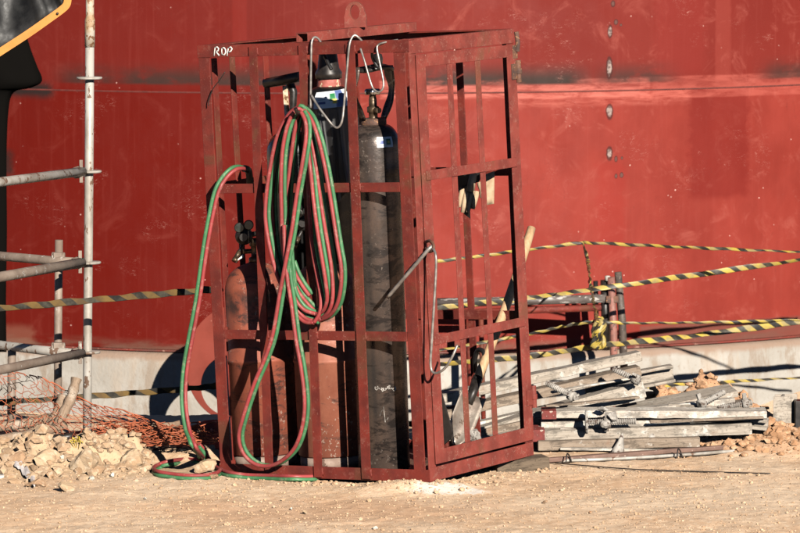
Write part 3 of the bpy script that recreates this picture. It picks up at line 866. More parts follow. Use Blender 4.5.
def label_mat(name, dark=False):
    n = NT(name)
    u, v, _ = n.xyz(n.coord('UV'))
    def rect(a, b, c, d, e=.01): return n.mul(n.mul(n.ss(u, a - e, a + e), n.ss(u, b + e, b - e)), n.mul(n.ss(v, c - e, c + e), n.ss(v, d + e, d - e)))
    col = n.mix(n.noise(n.coord('UV'), 6, 4), (.74, .76, .80), (.66, .68, .72))
    if dark:
        col = n.mix(rect(.56, .80, .0, 1.0, .02), col, (.09, .13, .30))
        col = n.mix(rect(.40, .56, .42, .86, .03), col, (.02, .18, .06))
        col = n.mix(rect(.47, .58, .24, .52, .03), col, (.70, .52, .04))
        col = n.mix(rect(.12, .30, .26, .40, .015), col, (.08, .10, .26))
        col = n.mix(rect(.08, .34, .62, .68, .015), col, (.25, .27, .32))
        col = n.mix(rect(.10, .30, .50, .55, .015), col, (.3, .32, .36))
    else:
        col = n.mix(rect(.12, .40, .34, .66, .03), col, (.06, .09, .28))
        col = n.mix(rect(.55, .86, .22, .80, .05), col, (.02, .10, .05))
        col = n.mix(rect(.64, .78, .40, .62, .04), col, (.5, .42, .04))
    return n.fin(col, .35)

def short_cylinder(px, ly, label, mat):
    b = cy(px, 462, ly); b.z = .016
    M = CM @ Matrix.Translation(b)
    t = empty('gas_cylinder', M, label, 'gas cylinder', 'gas cylinders in the cage')
    R = .15; top = cy(px, 262, ly).z - b.z
    m = MB()
    pr = [(R - .012, .052), (R, .06), (R, .475), (R + .0035, .478), (R + .0035, .492), (R, .495), (R, top - .13)]
    for i in range(1, 10):
        a = i / 9 * math.pi / 2
        pr.append((max(.03, R * math.cos(a)), top - .13 + .13 * math.sin(a)))
    m.lathe(pr, 56); m.build('body', mat, t)
    f = MB(); f.lathe([(R - .018, 0), (R - .006, 0), (R - .006, .051), (R - .018, .051)], 48); f.build('foot_ring', CYLF, t)
    v = MB(); v.lathe([(.03, top - .004), (.027, top + .02), (.016, top + .025), (.016, top + .07), (.022, top + .075), (.022, top + .10), (.012, top + .11)], 16)
    v.tube([(0, 0, top + .05), (-.045, -.03, top + .05)], .011, 10)
    v.build('valve', BRS, t)
    return t, M, top
DIAL = plain('gauge_dial', (.022, .028, .025), .15, 0, .4)
def regulator(parent_label, P, label, flip=1, gl=(0, 0)):
    M = Matrix.Translation(P)
    t = empty('gas_regulator', M, label, 'regulator', 'regulators on the red brown cylinders')
    m = MB()
    B = Matrix.Rotation(math.pi / 2, 4, 'X')
    m.lathe([(.034, -.03), (.040, -.02), (.040, .015), (.032, .03), (.012, .034), (.012, .055), (.018, .056), (.018, .066)], 20, B)
    m.tube([(0, 0, 0), (.06 * flip, .02, .01)], .012, 10)
    m.tube([(0, 0, -.02), (-.01, -.01, -.05), (-.03, -.03, -.085)], .008, 8)
    m.build('body', BLKM, t)
    noz = MB(); noz.tube([(-.02, -.02, -.068), (-.036, -.035, -.098)], .011, 10); noz.tube([(-.036, -.035, -.098), (-.042, -.042, -.112)], .014, 10); noz.build('nozzle', BRS, t)
    for k, (gx, gz) in enumerate(((-.020, .040), (.022, .052))):
        G = Matrix.Translation((gx, -.02, gz)) @ B
        q = MB(); q.lathe([(.022, -.012), (.023, .012), (.019, .014)], 20, G); q.tube([(gx * .3, 0, gz * .3), (gx, -.02, gz)], .006, 8)
        go = q.build('gauge', BLKM, t)
        q = MB(); q.lathe([(.0188, .0142), (.001, .0146)], 20, G, cap=False); q.build('dial', DIAL, go)
    return t
c1, M1, top1 = short_cylinder(265.5, .235, 'squat red-brown gas cylinder with soot bands at the left of the cage', CYLR)
c2, M2, top2 = short_cylinder(332.5, .26, 'squat pinkish-red gas cylinder behind the coiled hoses', CYLP)
regulator(c1, cw(244, 236, .16), 'black regulator on the leftmost squat cylinder', 1)
regulator(c2, cw(303, 222, .30), 'black regulator with a glass dial glimpsed behind the coiled hoses', 1)
# tag of pale film stuck on the first cylinder's shoulder
m = MB(); P0 = cw(236, 262.5, .1)
m.sheet([[P0 + Vector((.032 * j / 3 , .004 * j, .014 * i / 2 + .02 * j / 3 + .004 * math.sin(2 * i + j))) for j in range(4)] for i in range(3)])
tag(m.build('paper_tag', WHITE, solid=.001), 'torn white paper tag stuck on the shoulder of the leftmost cylinder', 'tag')

def tall_cylinder(px, pybase, pyshoulder, ly, label, mat, R=.115):
    b = cy(px[1], pybase, ly); b.z = .016
    tpt = cy(px[0], pyshoulder, ly)
    ax = (tpt - b).normalized()
    Q = Vector((0, 0, 1)).rotation_difference(ax).to_matrix().to_4x4()
    M = CM @ Matrix.Translation(b) @ Q
    t = empty('gas_cylinder', M, label, 'gas cylinder', 'gas cylinders in the cage')
    h = (tpt - b).length
    m = MB()
    pr = [(R - .012, 0), (R, .012), (R, h - .10)]
    for i in range(1, 9):
        a = i / 8 * math.pi / 2
        pr.append((.045 + (R - .045) * math.cos(a), h - .10 + .10 * math.sin(a)))
    pr += [(.046, h), (.046, h + .012)]
    m.lathe(pr, 56); m.build('body', mat, t)
    return t, M, h
# dark brown one at the right
c3, M3, h3 = tall_cylinder((373.5, 384), 462, 124, .185, 'tall dark brown worn gas cylinder with an open valve guard at the right', CYLD)
m = MB(); m.lathe([(.05, h3 - .016), (.058, h3 - .012), (.058, h3 + .022), (.05, h3 + .026)], 28); m.build('neck_ring', RUST, c3)
m = MB(); m.lathe([(.026, h3 + .01), (.02, h3 + .03), (.02, h3 + .05), (.027, h3 + .052), (.027, h3 + .075), (.018, h3 + .08), (.018, h3 + .105), (.014, h3 + .13)], 16)
m.tube([(0, 0, h3 + .062), (.05, -.03, h3 + .062)], .013, 10)
m.build('valve', BRS, c3)
m = MB(); m.lathe([(.006, h3 + .128), (.033, h3 + .130), (.036, h3 + .138), (.036, h3 + .150), (.03, h3 + .156), (.004, h3 + .158)], 24, wob=lambda a, z: .10 * math.cos(6 * a)); m.build('handwheel', CHR, c3)
# open guard: two curved cheeks joined by a hoop on top
guard = MB()
ang0 = -yaw + math.radians(38)
for sgn in (0, math.pi):
    grid = []
    for i in range(15):
        t = i / 14
        z = h3 + .02 + .235 * t
        rr = .058 + .056 * math.sin(min(1, t * 1.25) * math.pi * .62) - .014 * t * t
        hwid = .30 - .08 * math.sin(t * math.pi) + .06 * math.sin(t * 9)
        grid.append([Vector((rr * math.cos(ang0 + sgn + a), rr * math.sin(ang0 + sgn + a), z)) for a in np.linspace(-hwid, hwid, 7)])
    guard.sheet(grid)
gd = guard.build('valve_guard', CYLD, c3, solid=.007)
m = MB()
m.tube([Vector((.09 * math.cos(ang0 + a), .09 * math.sin(ang0 + a), h3 + .246 + .006 * math.sin(3 * a))) for a in np.linspace(0, 2 * math.pi, 36, endpoint=False)], .0105, 8, closed=True)
m.build('guard_hoop', BLKM, gd)
m = MB(); m.lathe([(.012, h3 + .246), (.02, h3 + .262), (.023, h3 + .285), (.018, h3 + .305), (.006, h3 + .31)], 14, Matrix.Translation((-.005, .06, 0))); m.build('guard_knob', BLKM, gd)
def patch(parent, name, R, z0, z1, a0, a1, mat, lean=0.0, n=14, shoulder=None):
    grid = []
    for i in range(6):
        row = []
        for j in range(n):
            a = a0 + (a1 - a0) * j / (n - 1); z = z0 + (z1 - z0) * i / 5 + lean * (j / (n - 1))
            r = shoulder(z) if shoulder else R
            row.append(Vector(((r + .0015) * math.cos(a), (r + .0015) * math.sin(a), z)))
        grid.append(row)
    m = MB(); m.sheet(grid); return m.build(name, mat, parent)
def shr(h, R=.115):
    def f(z):
        if z < h - .10: return R
        q = min(1, (z - (h - .10)) / .10)
        return .045 + (R - .045) * math.sqrt(max(0, 1 - q * q))
    return f
va = -math.pi / 2 - yaw          # local angle that faces the camera
patch(c3, 'paper_label', .115, h3 - .098, h3 - .052, va + .12, va + .80, label_mat('small_label'), 0, shoulder=shr(h3))
m = MB()
zz = (M3.inverted() @ cw(385, 389, .08)).z
pts = []
for k in range(60):
    a = va - .25 + k * .014 + .055 * math.cos(k * 1.15) * (.5 + .5 * math.sin(k * .5)); pts.append(Vector((.1158 * math.cos(a), .1158 * math.sin(a), zz + .010 * math.sin(k * 1.15) * (.6 + .4 * math.sin(k * .37)) + .005 * math.sin(k * .21))))
m.tube(pts, .0016, 5)
m.build('chalk_scrawl', CHALK, c3); m = MB()
pts = [Vector((.1158 * math.cos(va + a), .1158 * math.sin(va + a), zz - .10 + b)) for a, b in ((-.1, -.02), (.05, .02), (.1, -.05), (.22, -.03))]
m.tube(pts, .0014, 5)
m.build('chalk_mark', CHALK, c3)

# tall black one behind the hoses, hooded in black plastic, white label on the shoulder
c4, M4, h4 = tall_cylinder((329, 341), 430, 86, .60, 'tall black gas cylinder hooded in black plastic with a white blue-striped label', CYLK, .12)
m = MB(); m.lathe([(.05, h4 - .03), (.055, h4 + .0), (.05, h4 + .035), (.046, h4 + .04)], 24); m.build('neck_ring', worn('pink_neck_paint', (.42, .12, .10), (.3, .08, .06), chip=(.6, .45, .3), chip_at=.56, sc=20, chip_sc=50), c4)
m = MB(); m.lathe([(.06, h4 + .034), (.062, h4 + .06), (.05, h4 + .08), (.04, h4 + .16), (.03, h4 + .2)], 20); m.build('valve_cap', BLKM, c4)
patch(c4, 'paper_label', .12, h4 - .098, h4 - .024, va - .62, va + .98, label_mat('striped_label', True), .012, shoulder=shr(h4, .1225))
PLAST = NT('black_plastic_film'); PLAST.fin((.008, .008, .0085), .33, 0, .5); PLAST = PLAST.m
def fold(a, z): return .05 * math.sin(a * 9 + 2 * math.sin(z * 5)) + .035 * math.sin(a * 17 + z * 8) + .03 * fbm(a * 3, z * 6, 1)
m = MB(); k = 120
grid = []
for i in range(16):
    row = []
    for j in range(k + 1):
        a = 2 * math.pi * j / k
        hem = .36 + .10 * fbm(math.cos(a) * 1.6, math.sin(a) * 1.6, 4) + .05 * math.sin(a * 5)
        z = h4 - .10 - hem * i / 15
        r = .125 * (1 + fold(a, z) * (.4 + .6 * i / 15)) + .016 * i / 15
        row.append(Vector((r * math.cos(a), r * math.sin(a), z)))
    grid.append(row)
m.sheet(grid); m.build('plastic_hood', PLAST, c4)
# second black one, with the peeling T key on its valve
c5, M5, h5 = tall_cylinder((291, 303), 430, 132, .60, 'black gas cylinder mostly hidden behind the coiled hoses, under the T key', CYLK, .115)
m = MB(); m.lathe([(.03, h5), (.03, h5 + .03), (.02, h5 + .05), (.014, h5 + .07)], 14); m.build('valve', BLKM, c5)
tkey = empty('valve_key', cw(287, 112, .58), 'black T-handled key with a peeling white shank on a black cylinder', 'tool')
def kl(px, py, ly): return cw(px, py, ly) - cw(287, 112, .58)
m = MB(); m.tube([kl(265, 83.5, .54), (kl(282, 80.5, .54) ), kl(300, 76.5, .54)], [.022, .024, .023], 14); m.tube([kl(289, 82, .60), kl(293.5, 92, .60), kl(293, 108, .60), kl(290, 126, .60)], [.022, .018, .016, .018], 10); m.build('handle', BLKM, tkey)
m = MB()
m.prism([(-.012, -.006), (.012, -.006), (.012, .006), (-.012, .006)], kl(287.5, 120, .55), kl(285, 86, .55), Vector((.9, -.3, 0)), Vector((.3, .9, 0)))
m.build('shank', worn('peeling_white', (.66, .56, .42), (.52, .36, .2), chip=(.16, .08, .04), chip_at=.52, sc=30, chip_sc=60, rough=(.6, .8)), tkey, .002)

# ------------------------------------------------------------------ hoses
HR = .0090
def twin(name, paths, label, cat='hose'):
    "paths of the red line; the green line is welded along its right side"
    c = Vector(np.mean([list(p) for p in paths[0][0]], axis=0))
    zmin = min(p.z for pl, _ in paths for p in pl)
    t = empty(name, Vector((c.x, c.y, zmin)), label, cat)
    R, G = MB(), MB()
    org = t.matrix_world.translation
    for pl, off in paths:
        P = smooth(pl, 6)
        P = [p - org for p in P]
        R.tube(P, HR, 10)
        Q = []
        m_ = len(P)
        for i, p in enumerate(P):
            tdir = (P[min(i + 1, m_ - 1)] - P[max(i - 1, 0)]).normalized()
            o_ = off(i / (m_ - 1)) if callable(off) else off
            o_ = o_ - tdir * o_.dot(tdir) * .9
            o_ = o_.normalized() * HR * 1.98 if o_.length > 1e-5 else Vector((0, HR * 1.98, 0))
            Q.append(p + o_)
        G.tube(Q, HR, 10)
    R.build('red_line', HRED, t); G.build('green_line', HGRN, t)
    return t
OFF = Vector((.9, .42, .12))
LO = Vector((-.85, .3, .45))
# coil hung on the front of the cage
def L_(pts, off=OFF): return ([cw(*p) for p in pts], off)
coil = [
    # loop 1: outermost
    L_([(318, 321, -.05), (305, 318, -.06), (292, 303, -.075), (279, 280, -.085), (271, 253, -.09), (266, 225, -.09), (265.5, 205, -.09), (269, 175, -.09), (276, 140, -.085), (287, 117, -.08), (296, 108.5, -.08), (303, 109.5, -.09), (311, 119, -.11), (318, 138, -.12), (324, 163, -.12), (328.5, 187, -.12), (333, 215, -.12), (337.5, 245, -.12), (341, 266, -.12), (341, 285, -.115), (337.5, 303, -.10), (330, 315, -.075), (318, 321, -.05)]),
    # loop 2
    L_([(322, 318, -.06), (306, 321, -.05), (294, 308, -.05), (284, 285, -.05), (276, 255, -.05), (273, 225, -.05), (272, 195, -.05), (275, 160, -.05), (282, 130, -.06), (292, 112, -.06), (300, 109.5, -.07), (306, 117, -.09), (311, 138, -.09), (315.5, 165, -.09), (319, 190, -.09), (323.5, 220, -.09), (329.5, 255, -.09), (332.5, 280, -.09), (332.5, 299, -.09), (329, 311, -.08), (322, 318, -.06)]),
    # loop 3
    L_([(316, 314, -.055), (303, 309, -.075), (293, 294, -.09), (286, 265, -.11), (282.5, 240, -.12), (281.5, 210, -.13), (281, 180, -.135), (282.5, 150, -.135), (288, 124, -.13), (296, 110, -.12), (302, 111, -.10), (305, 122, -.085), (307.5, 145, -.10), (311, 175, -.11), (314, 205, -.115), (318, 235, -.115), (323, 265, -.11), (326, 285, -.10), (327, 300, -.085), (323, 311, -.065), (316, 314, -.055)]),
    # loop 4: short inner
    L_([(314, 322.5, -.07), (305, 322, -.07), (297, 314.5, -.07), (292.5, 300, -.07), (291, 280, -.07), (288.5, 255, -.07), (287, 230, -.07), (287, 200, -.075), (289.5, 170, -.08), (294, 135, -.09), (298, 117, -.09), (302.5, 113, -.08), (304, 125, -.065), (306, 150, -.06), (308, 180, -.06), (309.5, 215, -.06), (312.5, 250, -.06), (317, 275, -.06), (320.5, 295, -.06), (320, 312, -.065), (314, 322.5, -.07)]),
    # inner fall that lies across the inside bottom
    L_([(291, 262, -.05), (296, 275, -.045), (303, 287, -.04), (309.5, 296, -.03)]),
    L_([(292, 279, -.055), (299, 293, -.05), (307, 303, -.045), (314.5, 311, -.035)]),
    # the fall that crosses in front and makes the long lower loop
    L_([(301, 112, -.125), (305.5, 122, -.14), (306, 138, -.15), (302, 165, -.16), (297, 193, -.16), (292, 228, -.165), (286.5, 258, -.165), (280, 292, -.165), (273, 333, -.165), (265, 358, -.16), (254, 384, -.155), (243, 417, -.145), (238.8, 437, -.135), (243, 453, -.12), (254, 463.5, -.105), (268, 466, -.10), (282, 460.5, -.105), (295, 447, -.12), (302.5, 425, -.13), (304.5, 400, -.135), (301, 368, -.14), (296, 340, -.145), (291, 302, -.15), (287.5, 280, -.155), (285, 255, -.15), (284, 225, -.14)]),
]
twin('twin_welding_hose', coil, 'coil of twin red and green welding hose hung on the front of the cage')
# the hose from the left regulator: arc, long fall, flat loop on the ground
def gp(px, py, z=.022):
    p = gnd(px, py, z)
    for _ in range(8):
        h = gh(p.x, p.y) + (z - .022) + .011
        p = gnd(px, py, h + .006)
    return p
LOOP = [cw(247, 170, .10), cw(242.5, 168.5, .04), cw(235, 170, -.02), cw(226, 178.5, -.06), cw(218.5, 192, -.09), cw(213, 215, -.10), cw(207, 248, -.11), cw(199.5, 300, -.11), cw(192, 340, -.11), cw(187, 370, -.11), cw(185.5, 400, -.12), cw(189.5, 430, -.15), cw(197, 449, -.20)]
tail = [gp(203, 458, .03), gp(196, 459.5), gp(184, 459.3), gp(170, 461), gp(158.5, 464.5), gp(153.5, 468), gp(158, 471.5), gp(172, 474), gp(190, 475.5), gp(207, 475), gp(217, 472.5), gp(221, 469)]
tail2 = [gp(200, 459), gp(213, 461), gp(226, 464.5), gp(240, 467.5), gp(256, 469.5), gp(282, 470.2, .03), gp(305, 471, .035), gp(314, 473.3, .035), gp(315.5, 475.6, .03), gp(309, 476.6, .03), gp(292, 476.4, .028), gp(270, 475.6), gp(248, 475), gp(232, 473), gp(222, 470), gp(215, 466), gp(208, 458, .03), gp(204, 450, .07), gp(199, 444, .10), ]
twin('twin_welding_hose', [(LOOP + tail, lambda t: LO.lerp(Vector((0, -.75, -.62)), sstep(.5, .62, t))), (tail2, Vector((0, -.8, -.55)))],
     'twin hose looping out left of the cage and lying flat on the dirt')
# black elbow it is screwed to
m = MB(); m.tube(smooth([cw(p[0], p[1], p[2]) for p in ((244, 168.5, .07), (248, 170, .12), (249.5, 177, .15), (250, 188, .18))], 5), .016, 12)
m.tube([cw(250, 182, .17), cw(262, 182, .2)], .014, 10)
tag(m.build('hose_connector', BLK), 'black elbow coupling where the left hose leaves the cage', 'coupling')
# hook that carries the coil
m = MB(); m.tube(smooth([cw(*p) for p in ((311, 104, .0), (306, 110, -.05), (301, 114, -.10), (297.5, 113, -.15), (295.5, 108.5, -.17))], 5), .009, 8)
tag(m.build('hose_hook', BLKM), 'black hook under the top of the hose coil', 'hook')

# ------------------------------------------------------------------ things in and behind the cage
def limb(mb, A, B, r0, r1, n=12): mb.tube([A, (A + B) / 2, B], [r0, (r0 + r1) / 2, r1], n)
sv_b, sv_t = cw(455, 441, .45), at(531.5, 228, 20.35)
shv = empty('shovel', sv_b, 'long shovel with a pale wooden handle leaning out past the cage door', 'shovel')
q1 = sv_b.lerp(sv_t, .26)
m = MB()
P = [q1.lerp(sv_t, t) - sv_b + Vector((.012 * math.sin(t * 3.1), 0, 0)) for t in np.linspace(0, 1, 10)]
m.tube(P, [.021] * 9 + [.019], 12); m.build('handle', WOODH, shv)
dirv = (sv_t - sv_b).normalized()
side = dirv.cross(Vector((.35, -1, .1))).normalized(); nor = side.cross(dirv)
m = MB(); m.tube([dirv * (.20 * 1.0), dirv * .34, dirv * (q1 - sv_b).length * 1.06], [.02, .024, .025], 12); m.build('socket', BLKM, shv)
grid = []
for i in range(9):
    t = i / 8; wdt = .062 * (1 - .75 * max(0, (t - .55) / .45) ** 2)
    grid.append([dirv * (.25 - .27 * t) + side * (wdt * k) + nor * (.028 * k * k - .02 * t) for k in np.linspace(-1, 1, 9)])
m = MB(); m.sheet(grid); m.build('blade', worn('worn_blade_steel', (.34, .29, .24), (.18, .14, .115), chip=(.1, .07, .05), chip_at=.58, sc=10, rough=(.3, .6), metal=.5), shv, solid=.003)
m = MB()
A = cw(442, 442, .30)
poly = [(435.5, 385), (440.5, 392), (452, 432), (449, 440), (441, 447), (434, 446)]
Pf = [cw(x, y, .36) for x, y in poly]; Pb = [p + CM.to_3x3() @ Vector((.0, .012, 0)) for p in Pf]
k = len(Pf); o = m.addv(Pf + Pb); m.addf([tuple(range(o, o + k)), tuple(range(o + 2 * k - 1, o + k - 1, -1))] + [(o + i, o + k + i, o + k + (i + 1) % k, o + (i + 1) % k) for i in range(k)])
tag(m.build('steel_offcut', plain('dark_offcut', (.035, .028, .024), .5, .3), recalc=True), 'dark pointed steel plate offcut standing at the cage floor', 'plate')
m = MB(); m.tube(smooth([cw(*p) for p in ((476, 372, .80), (475, 360, .78), (478, 350, .76), (484, 353, .74), (484.5, 368, .72), (480, 380, .72))], 5), .011, 8)
tag(m.build('tool_grip', BLK), 'black looped tool grip beside the shovel handle', 'grip')
m = MB(); c = cw(470, 440, .55)
rock(m, c + Vector((0, 0, .02)), (.10, .08, .05), 3, 52); tag(m.build('concrete_chunk', CEM), 'pale concrete chunk at the foot of the shovel inside the cage', 'concrete')
# glove and cardboard hanging on the back rail
def glove(M, mat):
    m = MB()
    m.tube([(0, 0, 0), (0, -.004, -.05), (.002, -.008, -.10)], [.032, .040, .043], 14, flat=.42)
    for k, (x, ln, tilt) in enumerate(((-.034, .085, -.12), (-.012, .105, -.03), (.012, .10, .06), (.033, .08, .16))):
        m.tube([(x, -.008, -.092), (x * .92 + tilt * ln * .2, -.014 - .006 * (k % 2), -.092 - ln * .5), (x * .85 + tilt * ln * .3, -.022, -.092 - ln)], [.0125, .0125, .009], 10)
    m.tube([(.036, -.008, -.05), (.058, -.018, -.085), (.062, -.022, -.115)], [.014, .013, .009], 10)
    o = m.build('work_glove', mat, origin=False)
    o.matrix_world = M
    return o
GLV = worn('tan_leather', (.50, .36, .23), (.40, .27, .165), sc=22, chip=(.25, .16, .1), chip_at=.64, rough=(.7, .9), bump=.4)
tag(glove(Matrix.Translation(cw(474.5, 170, .70)) @ Matrix.Rotation(.2, 4, 'Y') @ Matrix.Rotation(-.2, 4, 'Z'), GLV), 'tan leather work glove hanging fingers down behind the door bars', 'glove')
m = MB(); q = [cw(484, 175, .78), cw(494.5, 171, .80), cw(494, 204, .80), cw(485.5, 205, .78)]
m.sheet([[q[0].lerp(q[1], j / 4) * (1 - i / 5) + q[3].lerp(q[2], j / 4) * (i / 5) + Vector((0, .008 * math.sin(i + j), 0)) for j in range(5)] for i in range(6)])
tag(m.build('cardboard_piece', GLV, solid=.004), 'torn tan cardboard piece hanging right of the glove', 'cardboard')
m = MB(); q = [cw(457, 176, .74), cw(484, 172, .76), cw(479, 182, .75), cw(468, 185, .74), cw(470.5, 219, .74), cw(464, 214, .74), cw(458, 190, .74)]  # black cut-out added as the dark shadow left of the glove
k = len(q); bk = [p + Vector((0, .01, 0)) for p in q]; o = m.addv(q + bk); m.addf([tuple(range(k)), tuple(range(2 * k - 1, k - 1, -1))] + [(i, k + i, k + (i + 1) % k, (i + 1) % k) for i in range(k)])
tag(m.build('glove_shadow', BLK, recalc=True), 'flat black shape standing in for the shadow behind the tan glove', 'shadow shape')

# timber packing block under the raised corner
def beam(name, A, B, dep, hgt, mat, label, cat, group=None, sec='box', tip=None, bev=.004, parent_only=False):
    "A, B: front top edge at both ends"
    A, B = Vector(A), Vector(B)
    d = (B - A).normalized()
    yv = Vector((0, 0, 1)).cross(d).normalized()
    if yv.y < 0: yv = -yv
    zv = d.cross(yv).normalized()
    if zv.z < 0: zv = -zv
    yv = zv.cross(d)
    L = (B - A).length
    R = Matrix((d, yv, zv)).transposed().to_4x4()
    M = Matrix.Translation(A) @ R @ Matrix.Rotation(random.uniform(-.13, .13) if group else 0, 4, 'X')
    m = MB()
    t = hgt
    if sec == 'box': poly = [(0, 0), (dep, 0), (dep, -t), (0, -t)]
    elif sec == 'chan':
        w_ = .010
        poly = [(0, 0), (dep, 0), (dep, -t), (0, -t), (0, -t + w_ * 1.6), (dep * .55, -t + w_ * 1.6), (dep * .55, -w_ * 1.6), (0, -w_ * 1.6)]
    elif sec == 'I':
        f = t * .30; k = dep * .30
        poly = [(0, 0), (dep, 0), (dep, -f), (dep - k, -f), (dep - k, -t + f), (dep, -t + f), (dep, -t), (0, -t), (0, -t + f), (k, -t + f), (k, -f), (0, -f)]
    nseg = max(2, int(L / .06))
    ph = random.uniform(0, 9)
    # swept with small sag and wander so long edges are not perfectly straight
    n_ = len(poly); o = len(m.v)
    for i in range(nseg + 1):
        x = L * i / nseg
        wy, wz = .0025 * math.sin(x * 3.1 + ph), .003 * math.sin(x * 2.3 + ph * 2)
        m.addv([(x, p[0] + wy + random.uniform(-.0008, .0008), p[1] + wz + random.uniform(-.0018, .0018)) for p in poly])
    for i in range(nseg):
        a, b = o + i * n_, o + (i + 1) * n_
        m.addf([(a + j, a + (j + 1) % n_, b + (j + 1) % n_, b + j) for j in range(n_)])
    m.addf([tuple(o + j for j in range(n_))[::-1], tuple(o + nseg * n_ + j for j in range(n_))])
    ob = m.build(name, mat, None, bev, origin=False, recalc=True)
    ob.matrix_world = M
    tag(ob, label, cat, group)
    if tip:
        q = MB(); x0, x1 = tip
        q.box((x0 if x0 > 0 else -.004, -.0025, -t - .002), (x1, dep + .002, .0025)); q.build('painted_end', REDTIP, ob, .002)
    return ob
beam('timber_block', at(497, 461.5, 19.88), at(549.5, 457, 19.94), .12, .075, TIM4, 'brown timber packing block under the raised corner of the cage', 'timber block', bev=.006)

# ------------------------------------------------------------------ beam pile
PG = 'beams and boards in the pile beside the cage'
A = at
beam('steel_waler', A(415, 400, 20.86), A(641, 352, 20.96), .16, .045, TIM1, 'topmost grey beam of the pile, its cut end highest by the yellow tape', 'beam', PG)
beam('steel_waler', A(415, 418, 20.80), A(640, 366, 20.90), .14, .045, TIM2, 'brown-grey beam directly under the topmost beam of the pile', 'beam', PG)
beam('channel_beam', A(585, 380.5, 20.95), A(673, 364.5, 20.98), .10, .085, TIM1, 'open channel beam end sticking out right, against the pale footing', 'beam', PG, 'chan')
beam('channel_beam', A(480, 428, 20.64), A(643, 382, 20.76), .12, .078, TIM1, 'slanting grey channel whose broad side faces out in mid pile', 'beam', PG, 'box')
beam('timber_board', A(430, 434, 20.72), A(622, 389, 20.86), .14, .03, TIM3, 'cement-splashed board lying over the slanting grey channel', 'board', PG)
beam('timber_board', A(420, 441, 20.60), A(566, 413, 20.66), .12, .05, TIM2, 'brown board under the slanting channel, seen through the cage door', 'board', PG)
beam('timber_board', A(418, 452, 20.52), A(545, 428, 20.58), .12, .05, TIM1, 'grey board lowest behind the cage door bars', 'board', PG)
beam('timber_beam', A(542.5, 411.5, 20.52), A(767, 410.5, 20.52), .10, .035, TIM3, 'long white-splashed beam with a red painted end, upper of the level pair', 'beam', PG, tip=(0, .065))
beam('timber_beam', A(541, 421, 20.56), A(690, 420, 20.56), .10, .032, TIM3, 'pale beam tucked directly below the white-splashed upper beam', 'beam', PG)
beam('timber_beam', A(533, 430.5, 20.50), A(752, 424, 20.53), .11, .052, TIM1, 'thick grey beam with a dark red end, lying under the level pair', 'beam', PG, tip=(0, .055))
beam('timber_beam', A(538, 441.5, 20.46), A(700, 438, 20.48), .10, .045, TIM2, 'bottom brown-grey beam of the pile resting on the dirt', 'beam', PG)
beam('timber_board', A(624, 414, 20.75), A(738, 391, 20.86), .16, .03, TIM1, 'long grey plank slanting up to the right behind the level beams', 'board', PG)
beam('timber_board', A(690, 411, 20.72), A(752, 400, 20.78), .12, .035, TIM2, 'short board under the slanting plank at the right of the pile', 'board', PG)
beam('channel_beam', A(718, 416, 20.60), A(767, 421, 20.55), .06, .05, TIM1, 'stub of channel dropping from the right end of the white-splashed beam', 'beam', PG, 'chan')
beam('timber_board', A(560, 428, 20.52), A(700, 428, 20.53), .10, .018, TIM3, 'thin splashed board showing in the gap between the level beams', 'board', PG)
beam('timber_board', A(640, 408, 20.70), A(735, 397.5, 20.78), .12, .03, TIM3, 'pale board lying just under the long slanting grey plank', 'board', PG)
beam('wood_slat', A(546, 405, 20.52), A(640, 396, 20.70), .035, .010, TIM2, 'thin dark slat lying askew on the slanting channel', 'slat')
beam('wood_slat', A(552, 392, 20.70), A(634, 377, 20.80), .03, .010, TIM3, 'thin pale slat between the two jacks on top of the pile', 'slat')
beam('wood_slat', A(650, 420.5, 20.47), A(764, 416, 20.49), .03, .012, TIM2, 'dark slat wedged under the white-splashed upper beam at the right', 'slat')
beam('wood_slat', A(560, 447, 20.44), A(664, 450, 20.42), .04, .012, TIM3, 'pale slat on the dirt along the bottom beam', 'slat')
beam('wood_slat', A(668, 404, 20.74), A(757, 409, 20.62), .035, .014, TIM1, 'grey slat crossing the right end of the pile at an angle', 'slat')
beam('steel_flat', gnd(545, 458.2, .03), gnd(729, 446.0, .035), .035, .02, worn('brown_rusty_flat', (.20, .115, .085), (.13, .075, .055), chip=(.34, .25, .2), chip_at=.6, sc=9), 'rusty brown flat bar lying on the dirt in front of the pile', 'steel bar')
m = MB(); m.tube(smooth([gnd(548, 461, .012), gnd(610, 459, .014), gnd(680, 455, .014), gnd(740, 450.5, .012), gnd(795, 446, .012)], 6), .008, 8)
tag(m.build('steel_rod', GALV), 'thin pale steel rod on the dirt in front of the rusty flat bar', 'steel rod')
for px, py, lab in ((679, 453, 'twist of black tie wire round the rods, right one'), (568, 458, 'twist of black tie wire round the rods, left one')):
    m = MB(); c = gnd(px, py, .03); m.tube(smooth([c + Vector((-.01, -.02, -.02)), c + Vector((-.004, .0, .02)), c + Vector((.01, .03, .0)), c + Vector((.016, .02, -.02))], 5), .0035, 6)
    tag(m.build('tie_wire', BLKM), lab, 'wire')
m = MB(); m.tube(smooth([gnd(555, 463, .01), gnd(585, 465.5, .01), gnd(640, 469.5, .008), gnd(720, 472, .008), gnd(770, 473.5, .008)], 8), .0028, 6)
tag(m.build('thin_wire', BLKM), 'thin dark wire trailing over the open dirt right of the timber block', 'wire')
